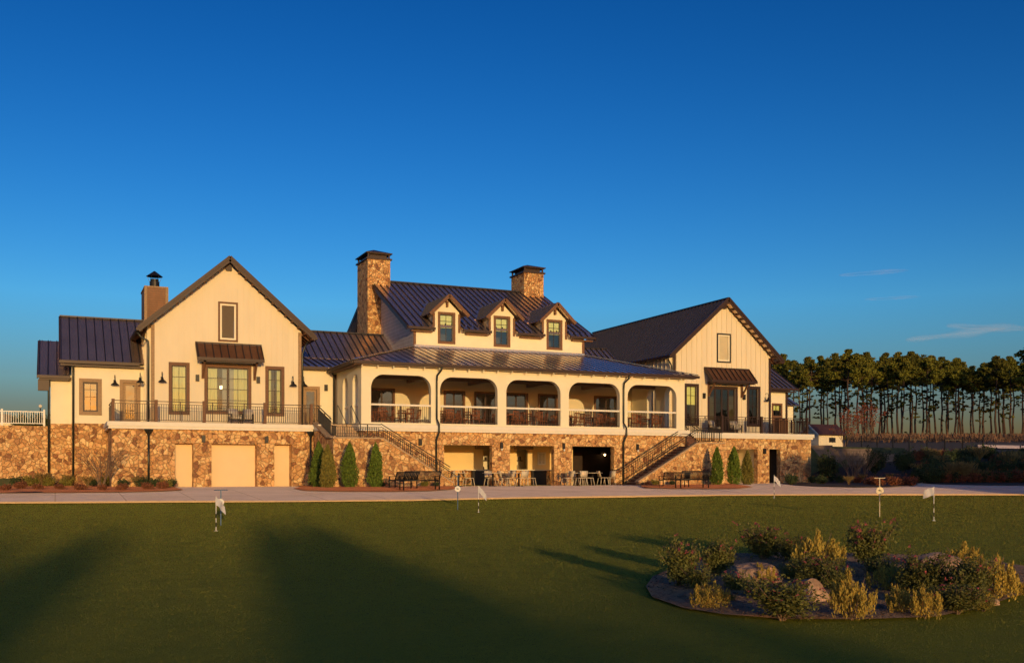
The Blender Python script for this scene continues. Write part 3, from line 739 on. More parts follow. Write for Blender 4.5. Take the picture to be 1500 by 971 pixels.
for c in DC:
    for s in (-1, 1): P_('corner_board', MB().box(c+s*.84-.07, 58.465, 9.45, c+s*.84+.07, 58.499, 10.6), 'brown')
for c in DC:
    w = MB(); s = .97; Vf, zr = 57.95, 11.75; zb = zr-1.25*s
    for sg in (-1, 1):
        back_e = 58.05+(zb-9.65)/m_; back_r = 58.05+(zr-9.65)/m_
        pts = [(c+sg*1.25, Vf, zb), (c+sg*1.25, back_e, zb), (c, back_r, zr), (c, Vf, zr)]
        roof_plane(w, pts, .4, .07, .04)
        w.beam((c+sg*1.25, back_e, zb+.04), (c, back_r, zr+.04), .22, .03)
    dr = P_('dormer', w, 'roof')
    w = MB()
    for sg in (-1, 1): w.beam((c+sg*1.27, Vf-.03, zb-.1), (c, Vf-.03, zr-.1), .05, .2)
    part('rake_board', w, M['brown'], dr)
    w = MB(); w.box(c-.06, 58.3, 11.0, c+.06, 58.47, 11.35); w.box(c-.1, 58.28, 11.28, c+.1, 58.46, 11.36); part('bracket', w, M['brown'], dr)
    for sg in (-1, 1): part('cheek_wall', MB().slab([(58.722, 9.8), (58.722, 10.6), (59.9, 10.6)], [], c+sg*.82-.03, c+sg*.82+.03, 'x'), M['siding'], dr)
    window(58.5, c-.43, 8.87, c+.43, 10.55, 2, [.24, .5], trim=.14, behind='blind', name='dormer_window')
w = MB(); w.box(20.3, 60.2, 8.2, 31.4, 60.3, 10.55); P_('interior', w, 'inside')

# stone chimneys with metal caps
def chimney(u0, v0, u1, v1, z0, z1, capz, m='stone_small'):
    w = MB(); w.box(u0, v0, z0, u1, v1, z1); c = P_('chimney', w, m)
    w = MB(); w.box(u0-.1, v0-.1, z1, u1+.1, v1+.1, z1+.10)
    for (a, b) in ((u0+.02, v0+.02), (u1-.12, v0+.02), (u0+.02, v1-.12), (u1-.12, v1-.12)): w.box(a, b, z1+.1, a+.1, b+.1, z1+.46)
    w.box(u0+.2, v0+.2, z1+.1, u1-.2, v1-.2, z1+.40)
    w.box(u0, v0, z1+.36, u1, v1, z1+.44); w.box(u0, v0+.002, z1+.1, u1, v0+.03, z1+.16)
    a, b = (u0+u1)/2, (v0+v1)/2; e = .12
    w.add([(u0-e, v0-e, z1+.46), (u1+e, v0-e, z1+.46), (u1+e, v1+e, z1+.46), (u0-e, v1+e, z1+.46), (a, b, capz), (u0-e, v0-e, z1+.40), (u1+e, v0-e, z1+.40), (u1+e, v1+e, z1+.40), (u0-e, v1+e, z1+.40)],
          [(0,1,4),(1,2,4),(2,3,4),(3,0,4),(5,6,1,0),(6,7,2,1),(7,8,3,2),(8,5,0,3),(5,8,7,6)])
    part('chimney_cap', w, M['bronze'], c)
chimney(19.02, 65.3, 20.6, 67.8, 6.8, 15.05, 15.95)
chimney(30.63, 65.4, 32.18, 67.65, 12.2, 15.08, 15.9)

# --- link roofs between the blocks
w = MB(); roof_plane(w, [(12.0, 57.4, 6.86), (14.6, 57.4, 6.86), (18.4, 61.0, 7.75), (12.0, 61.0, 7.75)])
roof_plane(w, [(12.0, 61.0, 7.78), (19.94, 61.0, 7.78), (19.94, 64.6, 9.9), (12.0, 64.6, 9.9)])
roof_plane(w, [(19.94, 68.2, 7.78), (12.0, 68.2, 7.78), (12.0, 64.6, 9.9), (19.94, 64.6, 9.9)])
RC.append((12.0, 64.5, 9.88, 19.9, 64.7, 9.95))
lr = P_('link_roof', w, 'roof'); part('gutter', MB().beam((12.5, 57.35, 6.78), (14.36, 57.35, 6.78), .13, .15), M['bronze'], lr)
w = MB(); roof_plane(w, [(31.76, 61.0, 7.78), (36.6, 61.0, 7.78), (36.6, 64.0, 9.75), (31.76, 64.0, 9.75)])
RC.append((31.76, 63.9, 9.72, 36.6, 64.1, 9.8)); w.box(36.6, 61, 7.6, 36.68, 64, 9.85) if False else None
lr = P_('link_roof', w, 'roof')
w = MB().slab(rect(12.71, 3.402, 14.97, 6.8), [rect(13.08, 3.41, 13.84, 5.6)], 57.9, 58.1); P_('recess_wall', w, 'cream_smooth')
door(57.9, 13.1, 3.42, 13.82, 5.58); w = MB(); w.box(12.75, 58.5, 3.4, 14.9, 58.6, 6.6); P_('interior', w, 'inside')
w = MB(); w.box(14.83, 57.82, 3.402, 14.965, 57.899, 6.5); P_('corner_board', w, 'bronze')

# --- the two gabled wings
def gable(c, half, V, zr, hw, Vback, holes, m_slope, sp, w_, pr, Vf):
    t = .26; top = lambda u: zr-t-abs(u-c)*m_slope
    out = [(c-half, 3.0), (c+half, 3.0), (c+half, top(c+half)), (c, top(c)), (c-half, top(c-half))]
    w = MB().slab(out, [rect(*h) for h in holes], V, V+.2)
    battens(w, c-half, c+half, V, 3.41, top, holes, sp, w_, pr)
    P_('gable_wall', w, 'cream')
    w = MB()
    for s in (-1, 1):
        u = c+s*half; w.box(u-.1*(1-s), V+.201, 3.0, u+.1*(1+s) if s < 0 else u, Vback, top(u)) if s < 0 else w.box(u-.2, V+.201, 3.0, u, Vback, top(u))
        if s < 0:
            v = V+.6
            while v < Vback: w.box(u-.235, v, 3.4, u-.201, v+.05, top(u)-.05); v += .5
    P_('side_wall', w, 'cream')
    w = MB()
    for s in (-1, 1):
        e = c+s*hw; ze = zr-hw*m_slope
        roof_plane(w, [(e, Vf, ze), (e, Vback+.4, ze), (c, Vback+.4, zr), (c, Vf, zr)], .43, .12)
    RC.append((c-.1, Vf, zr-.03, c+.1, Vback+.4, zr+.06))
    r = P_('gable_roof', w, 'roof')
    w = MB()
    for s in (-1, 1):
        e = c+s*hw; ze = zr-hw*m_slope
        w.beam((e+s*.02, Vf-.03, ze-.13), (c, Vf-.03, zr-.11), .05, .24); w.beam((e+s*.02, Vf-.06, ze+.0), (c, Vf-.06, zr+.02), .06, .15)
    part('rake_board', w, M['bronze'], r)
    w = MB()
    for s in (-1, 1):
        e = c+s*hw; ze = zr-hw*m_slope
        w.beam((e+s*.05, Vf-.05, ze-.08), (e+s*.05, Vback+.4, ze-.08), .13, .14)
    part('gutter', w, M['bronze'], r)
    w = MB()
    for s in (-1, 1):
        for k in range(0, 12):                    # rafter ends under the overhang
            u = c+s*(half*.0+.55+k*(hw-.7)/11); z = zr-abs(u-c)*m_slope-.2
            w.box(u-.05, Vf+.02, z-.09, u+.05, V-.03, z)
        v = V+.3
        while v < V+12: w.beam((c+s*half, v, top(c+half)-.02), (c+s*(hw-.05), v, zr-hw*m_slope-.16), .07, .12); v += .6
    part('rafter_tail', w, M['brown'], r)
    w = MB(); w.box(c-.16, V-.2, top(c)-.38, c+.16, V-.04, top(c)-.02); part('bracket', w, M['bronze'], r)
    w = MB()
    for s in (-1, 1): u = c+s*half; w.box(u-.09-s*.08, V-.045, 3.41, u+.09-s*.08, V-.003, top(u)-.05)
    P_('corner_board', w, 'tan' if c < 20 else 'bronze')
LH = [(5.72, 4.07, 6.48, 6.57), (7.57, 4.14, 9.77, 6.55), (10.86, 4.10, 11.6, 6.57), (8.24, 8.08, 9.1, 10.06)]
gable(8.69, 4.02, 57.0, 12.52, 4.7, 67, LH, .872, .31, .035, .022, 56.4)
RH = [(38.78, 4.07, 39.6, 6.6), (40.62, 3.42, 42.82, 6.52), (43.94, 4.12, 44.76, 6.6), (41.34, 8.39, 42.31, 10.2)]
gable(41.78, 4.04, 57.0, 12.62, 4.65, 75, RH, .872, .41, .045, .04, 56.4)
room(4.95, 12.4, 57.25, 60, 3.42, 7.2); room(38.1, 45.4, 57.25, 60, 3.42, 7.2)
h = LH[0]; window(57, h[0], h[1], h[2], h[3], 2, [.245, .49, .74], gaps=((0, 1),))
h = LH[1]; window(57, h[0], h[1], h[2], h[3], 4, [.245, .49, .74], mull=(2,), gaps=((0, .27), (.66, 1)))
h = LH[2]; window(57, h[0], h[1], h[2], h[3], 2, [.245, .49, .74], gaps=((0, .3), (.72, 1)))
w = MB(); h = LH[1]; w.box(h[0]+.85, 57.35, 3.6, h[0]+1.15, 57.45, 6.9); w.box(h[0]+1.25, 57.4, 3.6, h[0]+1.5, 57.44, 6.9); P_('grey_drape', w, 'drape')
w = MB(); w.lathe([(.001, .1), (.14, .08), (.14, -.08), (.001, -.1)], (8.55, 58.2, 5.55), 12); P_('pendant_lamp', w, 'lamp_on', smooth=True)
h = RH[0]; window(57, h[0], h[1], h[2], h[3], 2, [.25, .5, .75], trimmat='bronze', behind='blind')
h = RH[2]; window(57, h[0], h[1], h[2], h[3], 2, [.2, .5, .78], trimmat='bronze', behind='none')
h = RH[1]; window(57, h[0], h[1], h[2], h[3], 4, [.33, .66], trimmat='bronze', behind='none', name='patio_door', fr=.07, mull=(1, 2, 3), pane='glass')
def louver(V, u0, z0, u1, z1, trimmat, panel):
    w = MB()
    for a in ((u0-.1, z0-.1, u0, z1+.1), (u1, z0-.1, u1+.1, z1+.1), (u0, z1, u1, z1+.1), (u0, z0-.1, u1, z0)): w.box(a[0], V-.05, a[1], a[2], V-.002, a[3])
    v = P_('gable_vent', w, trimmat)
    w = MB()
    for a in ((u0, z0, u0+.1, z1), (u1-.1, z0, u1, z1), (u0+.1, z1-.1, u1-.1, z1), (u0+.1, z0, u1-.1, z0+.1)): w.box(a[0], V-.02, a[1], a[2], V+.02, a[3])
    part('inner_frame', w, M['cream_smooth'], v)
    w = MB(); z = z0+.1
    w.box(u0+.1, V+.08, z0+.1, u1-.1, V+.1, z1-.1)
    while z < z1-.12: w.beam((u0+.1, V+.04, z+.02), (u1-.1, V+.04, z+.02), .05, .012, (0, -.6, .8)); z += .05
    part('louvre', w, M[panel], v)
louver(57, 8.24, 8.08, 9.1, 10.06, 'brown', 'greypanel'); louver(57, 41.34, 8.39, 42.31, 10.2, 'blackpaint', 'cream_smooth')
# awnings on timber brackets
def awning(u0, u1, V, z1, z0, pr, mt, bu):
    w = MB(); Vf = V-pr
    roof_plane(w, [(u0, Vf, z0), (u1, Vf, z0), (u1-.05, V-.05, z1), (u0+.05, V-.05, z1)], .4, .05)
    a = P_('awning', w, mt)
    w = MB(); w.box(u0-.03, Vf-.05, z0-.14, u1+.03, Vf-.002, z0+.03); w.box(u0-.03, V-.1, z1-.05, u1+.03, V-.052, z1+.06)
    for u in (u0, u1): w.beam((u, Vf, z0-.03), (u, V-.06, z1-.03), .05, .16)
    part('fascia', w, M['bronze'], a)
    w = MB(); w.box(u0+.1, Vf+.05, z0-.2, u1-.1, Vf+.17, z0-.07); 
    for u in bu: w.box(u-.06, Vf+.05, z0-.2, u+.06, V-.02, z0-.08)
    part('beam', w, M['bronze'], a)
    for u in bu:
        w = MB(); w.box(u-.07, V-.13, z0-1.05, u+.07, V-.055, z0-.05); w.beam((u, V-.1, z0-.95), (u, Vf+.2, z0-.18), .09, .1); part('bracket', w, M['brown'], a)
awning(6.95, 10.45, 57, 7.84, 6.95, .95, 'copper', (7.33, 10.1)); awning(40.2, 43.9, 57, 7.88, 6.98, .95, 'copper', (40.55, 43.3))

# --- left wings
w = MB().slab(rect(.81, 3.442, 4.85, 6.9), [rect(1.36, 4.08, 2.12, 5.68), rect(3.36, 3.45, 4.15, 5.72)], 59.2, 59.4); w.box(.81, 59.402, 3.442, 1.0, 66, 6.6)
P_('wing_wall', w, 'cream_smooth')
w = MB(); w.box(-.23, 60.2, 3.442, .81, 60.4, 6.1); w.box(-.23, 60.402, 3.442, -.05, 66, 6.1); P_('wing_wall', w, 'cream_smooth')
w = MB(); roof_plane(w, [(.22, 58.7, 6.78), (4.8, 58.7, 6.78), (4.8, 63.2, 9.72), (.22, 63.2, 9.72)], .44)
roof_plane(w, [(4.8, 67.7, 6.78), (.22, 67.7, 6.78), (.22, 63.2, 9.72), (4.8, 63.2, 9.72)], .44)
RC.append((.22, 63.1, 9.7, 4.8, 63.3, 9.78))
r = P_('wing_roof', w, 'roof'); part('gutter', MB().beam((.18, 58.65, 6.69), (4.2, 58.65, 6.69), .13, .15), M['bronze'], r)
w = MB(); w.beam((.2, 58.7, 6.68), (.2, 63.2, 9.62), .05, .2); w.box(.25, 58.75, 6.5, 4.6, 59.19, 6.58); part('rake_board', w, M['bronze'], r)
w = MB(); roof_plane(w, [(-.86, 59.7, 6.02), (.7, 59.7, 6.02), (.7, 63.4, 8.3), (-.86, 63.4, 8.3)], .44)
roof_plane(w, [(.7, 67.1, 6.02), (-.86, 67.1, 6.02), (-.86, 63.4, 8.3), (.7, 63.4, 8.3)], .44)
r = P_('wing_roof', w, 'roof'); part('gutter', MB().beam((-.9, 59.65, 5.94), (.74, 59.65, 5.94), .13, .15), M['bronze'], r)
w = MB(); w.beam((-.88, 59.7, 5.92), (-.88, 63.4, 8.2), .05, .2); w.box(-.85, 59.8, 5.2, -.3, 60.1, 5.8); w.box(-.8, 59.7, 5.78, .7, 60.19, 5.86); part('rake_board', w, M['bronze'], r)
window(59.2, 1.36, 4.08, 2.12, 5.68, 2, [.25, .5], trim=.19, fr=.09, trimmat='tan', behind='none', pane='gglass')
door(59.2, 3.4, 3.45, 4.11, 5.7); w = MB(); w.box(1.0, 60.2, 3.5, 4.8, 60.3, 6.5); P_('interior', w, 'inside')
# wood clad flue with cowl
w = MB(); w.box(4.78, 62.5, 7.5, 6.04, 65.15, 11.62); c = P_('wood_chimney', w, 'wsiding')
part('cap_board', MB().box(4.74, 62.46, 11.62, 6.08, 65.2, 11.7), M['tan'], c)
for a in (4.74, 5.92): part('corner_board', MB().box(a, 62.47, 7.6, a+.16, 62.499, 11.62), M['tan'], c)
w = MB(); w.lathe([(.001, 0), (.28, 0), (.28, .45), (.24, .47), (.24, .6)], (5.4, 63.6, 11.7), 14); w.lathe([(.46, .78), (.48, .76), (.05, 1.08), (.001, 1.1)], (5.4, 63.6, 11.7), 14)
for k in range(6): a = k*math.pi/3; w.tube([(5.4+.28*math.cos(a), 63.6+.28*math.sin(a), 12.12), (5.4+.42*math.cos(a), 63.6+.42*math.sin(a), 12.47)], .012, 4)
part('cowl', w, M['black'], c)
# --- right wing
w = MB().slab(rect(45.7, 3.402, 49.1, 7.0), [rect(47.8, 3.41, 48.55, 5.75)], 59.2, 59.4); w.box(48.9, 59.402, 3.4, 49.1, 66, 6.9); P_('wing_wall', w, 'cream_smooth')
w = MB(); roof_plane(w, [(45.6, 58.7, 6.9), (49.7, 58.7, 6.9), (49.7, 63.2, 9.6), (45.6, 63.2, 9.6)], .44)
roof_plane(w, [(50.6, 61.2, 5.9), (52.0, 61.2, 5.9), (52.0, 64, 7.3), (50.6, 64, 7.3)], .44)
r = P_('wing_roof', w, 'roof'); part('gutter', MB().beam((45.9, 58.65, 6.81), (49.75, 58.65, 6.81), .13, .15), M['bronze'], r)
w = MB(); w.beam((49.72, 58.7, 6.8), (49.72, 63.2, 9.5), .05, .2); w.box(45.9, 58.75, 6.62, 49.6, 59.19, 6.7); part('rake_board', w, M['bronze'], r)
w = MB(); w.box(49.2, 61.5, 3.3, 51.6, 64, 5.85); P_('wing_wall', w, 'cream_smooth')
w = window(59.2, 47.82, 4.9, 48.53, 5.7, 2, 2, trim=.12, trimmat='brown', behind='blind', name='door')
g = MB(); g.box(47.82, 59.25, 3.42, 48.53, 59.32, 4.82); g.box(47.7, 59.15, 3.42, 47.82, 59.198, 4.78); g.box(48.53, 59.15, 3.42, 48.65, 59.198, 4.78); part('door_leaf', g, M['brown'], w)
w = MB(); w.box(45.9, 60.2, 3.5, 48.8, 60.3, 6.5); P_('interior', w, 'inside')
w = MB(); w.box(48.95, 59.15, 3.41, 49.12, 59.198, 6.7); P_('corner_board', w, 'bronze')

for a in RC: P_('ridge_cap', MB().box(*a), M['seam'])
# --- railings
def railing(pts, h=1.05, posts=(), guard=.115, mt='bronze', bottom=.08, name='railing', thick=.045, mids=True, postmat='brown', pw=.15):
    w = MB()
    for a, b in zip(pts[:-1], pts[1:]):
        a = Vector(a); b = Vector(b); L = (b-a).length; H = Vector((0, 0, h)); B = Vector((0, 0, bottom)); N = Vector((0, 0, h-.14))
        w.beam(a+H, b+H, thick, .04); w.beam(a+B, b+B, .03, .03)
        if mids: w.beam(a+N, b+N, .028, .025)
        n = max(1, int((b-a).xy.length/guard))
        for i in range(1, n):
            p = a.lerp(b, i/n); q = .012
            if i % 14 == 0: q = .024
            w.box(p.x-q, p.y-q, p.z+bottom, p.x+q, p.y+q, p.z+h-(.14 if mids and q < .02 else .02))
    r = P_(name, w, mt)
    for p in posts: part('post', MB().box(p[0]-pw/2, p[1]-pw/2, p[2], p[0]+pw/2, p[1]+pw/2, p[2]+h+.08), M[postmat], r)
    return r
z = 3.401
railing([(2.67, 54.85, z), (12.79, 54.85, z)], posts=[(u, 54.85, z) for u in (2.67, 4.74, 7.12, 10.28, 12.79)])
railing([(2.67, 54.93, z), (2.67, 59.1, z)], posts=[])
railing([(12.87, 54.85, z), (13.35, 54.85, z)])
railing([(37.15, 54.85, z), (47.22, 54.85, z)], posts=[(u, 54.85, z) for u in (40.11, 43.34, 47.22)], postmat='bronze')
railing([(47.3, 54.93, z), (47.3, 61.5, z)])
w = MB(); [w.box(44.95+k*.16, 55.0, z, 45.07+k*.16, 55.5, z+1.05) for k in range(5)]; P_('slatted_screen', w, 'brown')

# --- left stair: deck -> landing -> down to the right along the porch
def stair_left():
    Vf, Vi = 50.45, 52.28; L = 2.38
    w = MB()
    w.ext([(12.9, Vf, -.3), (19.42, Vf, -.3), (19.42, Vf, .2), (15.5, Vf, 2.53), (12.9, Vf, 2.53)], (0, .3, 0))
    w.ext([(12.9, Vf+.302, -.3), (12.9, 54.69, -.3), (12.9, 54.69, 3.02), (12.9, 53.6, 3.02), (12.9, 51.9, 2.5), (12.9, Vf+.302, 2.5)], (.28, 0, 0))
    sw = P_('stair_wall', w, 'stone')
    w = MB(); w.beam((12.86, Vf+.14, 2.56), (15.5, Vf+.14, 2.56), .38, .07); w.beam((15.5, Vf+.14, 2.56), (19.46, Vf+.14, .22), .38, .07)
    w.beam((13.04, 54.69, 3.50), (13.04, 51.6, 2.62), .44, .08); w.beam((13.04, 51.6, 2.62), (13.04, Vf+.3, 2.6), .44, .07)
    part('coping', w, M['cap'], sw)
    w = MB(); w.box(13.2, Vf+.31, -.2, 15.5, Vi, L)
    for k in range(14): w.box(15.5+k*.28, Vf+.31, -.2, 15.5+(k+1)*.28, Vi, L-(k+1)*.17)
    for k in range(6): w.box(13.2, Vi+.001+k*.28, -.1, 14.9, Vi+(k+1)*.28, L+(k+1)*.17-.003)
    w.box(13.2, Vi+1.69, -.1, 14.9, 53.9, 3.38)
    P_('steps', w, 'cap')
    y = Vf+.14; zc = 2.6
    railing([(13.05, y, zc), (15.45, y, zc)], h=.68, name='stair_railing', mt='black', bottom=.04)
    railing([(15.45, y, zc), (19.3, y, .36)], h=.72, name='stair_railing', mt='black', bottom=.04)
    w = MB(); w.tube([(15.3, y-.09, 3.0), (15.6, y-.09, 2.97), (19.3, y-.09, .82), (19.6, y-.09, .62), (19.6, y-.09, 0)], .02, 6); P_('handrail', w, 'black')
    railing([(13.1, 54.7, 3.56), (13.1, 51.7, 2.68)], h=.9, name='stair_railing', mt='black')
    railing([(13.1, 51.7, 2.68), (13.1, y, 2.6)], h=.7, name='stair_railing', mt='black')
    w = MB()
    for a in (14.05, 14.8): w.tube([(a, 54.1, 3.4), (a, 54.1, 4.4), (a, 54.0, 4.45), (a, 52.2, 3.35), (a, 52.1, 3.2), (a, 52.1, 2.4)], .02, 6)
    P_('handrail', w, 'black')
stair_left()
def stair_right():
    Vf, Vi = 50.3, 52.28; L = 2.38
    w = MB(); w.ext([(30.9, Vf, -.3), (36.98, Vf, -.3), (36.98, Vf, 2.5), (35.0, Vf, 2.5), (30.9, Vf, .2)], (0, .3, 0))
    w.box(36.7, Vf+.302, -.3, 36.98, 54.94, 2.5)
    sw = P_('stair_wall', w, 'stone')
    w = MB(); w.beam((30.85, Vf+.14, .24), (35.0, Vf+.14, 2.54), .38, .08); w.beam((35.0, Vf+.14, 2.54), (37.02, Vf+.14, 2.54), .38, .07)
    part('coping', w, M['cap'], sw)
    w = MB(); w.box(35.0, Vf+.31, -.2, 36.69, Vi, L)
    for k in range(14): w.box(35.0-(k+1)*.285, Vf+.31, -.2, 35.0-k*.285, Vi, L-(k+1)*.17)
    for k in range(6): w.box(35.7, Vi+.001+k*.28, -.1, 36.69, Vi+(k+1)*.28, L+(k+1)*.17-.003)
    w.box(35.7, Vi+1.69, -.1, 36.69, 54.2, 3.38)
    st = P_('steps', w, 'brick')
    w = MB()
    for k in range(13): w.box(35.0-(k+1)*.285-.03, Vf+.311, L-(k+1)*.17+.001, 35.0-k*.285-.031, Vi, L-(k+1)*.17+.03)
    part('tread', w, M['cap'], st)
    railing([(30.95, Vf+.14, .3), (35.0, Vf+.14, 2.6)], h=.72, name='stair_railing', mt='black', guard=.6, bottom=.03)
    railing([(35.0, Vf+.14, 2.6), (36.95, Vf+.14, 2.6)], h=.72, name='stair_railing', mt='black')
    railing([(30.4, Vi-.08, -.0), (30.65, Vi-.08, .0), (34.9, Vi-.08, 2.38)], h=.92, name='stair_railing', mt='black', guard=.3, bottom=.1)
    railing([(36.55, Vf+.3, 2.6), (36.55, Vi, 2.6), (36.55, 54.1, 3.4)], h=.9, name='stair_railing', mt='black', guard=.2)
    railing([(35.78, Vi+.1, 2.5), (35.78, 54.1, 3.45)], h=.95, name='stair_railing', mt='black', guard=.2)
stair_right()

# --- downspouts
def spout(pts, basin=None):
    w = MB().tube(pts, .055, 8)
    d = P_('downspout', w, 'spout', smooth=True)
    if basin: part('conductor_head', MB().lathe([(.06, -.28), (.08, -.2), (.2, -.02), (.22, .0), (.22, .08), (.18, .08), (.10, -.1)], basin, 4), M['spout'], d)
spout([(-.35, 59.9, 5.85), (-.35, 59.98, 5.7), (-.32, 60.02, 5.4), (-.32, 60.05, .1)])
spout([(.85, 58.85, 6.6), (.88, 59.0, 6.35), (.88, 59.05, 6.1), (.88, 59.06, .1)])
spout([(3.95, 56.9, 8.25), (4.15, 56.95, 8.0), (4.5, 56.97, 7.8), (4.52, 56.95, 7.5), (4.52, 56.93, 3.42)])
spout([(4.37, 54.82, 2.75), (4.37, 54.82, .1)], (4.37, 54.82, 2.95))
spout([(12.76, 54.85, 2.72), (12.76, 54.85, .1)], (12.76, 54.82, 2.95))
spout([(13.05, 56.9, 8.2), (12.9, 56.9, 7.9), (12.76, 56.88, 7.5), (12.76, 56.88, 3.42)])
spout([(14.4, 57.5, 6.7), (14.7, 57.6, 6.5), (14.8, 57.75, 6.3), (14.8, 57.78, 3.42)])
for u in (19.25, 31.22): spout([(u+.15, 52.05, 6.6), (u+.12, 52.15, 6.4), (u, 52.45, 6.15), (u, 52.52, 5.8), (u, 52.52, 3.75), (u+.03, 52.25, 3.45), (u+.03, 52.22, 3.0), (u-.05, 52.45, 2.6), (u-.05, 52.47, .1)])
spout([(37.3, 56.95, 8.3), (37.55, 56.93, 7.9), (37.6, 56.93, 6.9)])
# --- wall lights
def gooseneck(u, V, z, rz=0):
    w = MB(); pts = []
    for k in range(9): a = math.pi*k/8; pts.append((u, V-.17+.15*math.cos(a), z+.42+.13*math.sin(a)))
    w.tube([(u, V-.002, z+.2), (u, V-.02, z+.42)] + pts[1:] + [(u, V-.32, z+.22)], .015, 6)
    w.box(u-.06, V-.03, z+.1, u+.06, V-.003, z+.3)
    g = P_('wall_lamp', w, 'black')
    part('lamp_shade', MB().lathe([(.02, .25), (.05, .24), (.07, .13), (.21, .02), (.22, -.01), (.20, .0), (.05, .1)], (u, V-.32, z), 14), M['black'], g, True)
for u, V, z in ((5.21, 57, 5.62), (12.2, 57, 5.65), (2.96, 59.2, 5.55), (45.37, 57, 5.75), (4.2, 58.3, 5.65), (13.0, 57.9, 5.75)): gooseneck(u, V, z)
def sconce(u, V, z, h=.36, lit=False):
    w = MB(); w.box(u-.09, V-.14, z-h/2, u+.09, V-.003, z+h/2); w.box(u-.02, V-.16, z-h/2+.04, u+.02, V-.141, z+h/2-.04)
    s = P_('wall_sconce', w, 'black')
for a in ((7.04, 57, 5.92), (10.3, 57, 5.93), (40.16, 57, 5.97), (43.49, 57, 5.98), (7.1, 54.95, 2.55), (10.37, 54.95, 2.55), (18.27, 52.55, 2.45), (43.62, 54.95, 2.2), (14.35, 57.9, 5.7)): sconce(*a)
for u in (23.15, 27.14, 32.17):
    w = MB(); w.box(u-.07, 52.43, 2.15, u+.07, 52.547, 2.5); s = P_('wall_lantern', w, 'black')
    part('globe', MB().lathe([(.001, .08), (.05, .05), (.06, 0), (.04, -.05), (.001, -.07)], (u, 52.42, 2.08), 10), M['white'], s, True)
w = MB(); w.box(32.5, 57.6, 1.95, 32.95, 57.79, 2.15); s = P_('wall_lamp', w, 'black')
part('bulb', MB().lathe([(.001, .07), (.05, .04), (.06, 0), (.04, -.05), (.001, -.07)], (32.75, 57.5, 1.92), 10), M['lamp_on'], s, True)

# ================================================================== VEGETATION GENERATORS (local coordinates, origin at the foot)
def quads(centers, sizes, aspect=2.0, up=0.0, rng=RNG, dirs=None):
    """leaf-shaped rhombi: centres Nx3, sizes N; up = how far the long axis leans to vertical"""
    n = len(centers); c = np.asarray(centers, float); s = np.asarray(sizes, float)[:, None]
    d = rng.normal(size=(n, 3)); d[:, 2] += up*2.5
    if dirs is not None: d = d*.45 + dirs*1.2
    d /= np.linalg.norm(d, axis=1)[:, None]
    q = rng.normal(size=(n, 3)); q -= d*(q*d).sum(1)[:, None]; q /= np.linalg.norm(q, axis=1)[:, None]
    v = np.stack([c-d*s, c+q*s/aspect, c+d*s, c-q*s/aspect], 1).reshape(-1, 3)
    return v, n
def leaf_mesh(name, centers, sizes, m, aspect=2.0, up=0.0, dirs=None):
    v, n = quads(centers, sizes, aspect, up, RNG, dirs)
    me = bpy.data.meshes.new(name); me.vertices.add(len(v)); me.vertices.foreach_set('co', v.ravel())
    me.loops.add(4*n); me.loops.foreach_set('vertex_index', np.arange(4*n, dtype=np.int32))
    me.polygons.add(n); me.polygons.foreach_set('loop_start', np.arange(0, 4*n, 4, dtype=np.int32))
    me.polygons.foreach_set('loop_total', np.full(n, 4, dtype=np.int32))
    me.materials.append(m); me.update(); me.validate(); return me
def ball(n, r, c=(0,0,0), shell=.35):
    d = RNG.normal(size=(n, 3)); d /= np.linalg.norm(d, axis=1)[:, None]
    k = (shell+(1-shell)*RNG.random(n))[:, None]; return np.asarray(c)+d*k*np.asarray(r), d
def fin(root, *parts):
    for nm, me in parts:
        if isinstance(me, tuple): me = mesh_of(nm, me[0], me[1], True)
        o = bpy.data.objects.new(nm, me); COL.objects.link(o); o.parent = root
    return Proto(root)

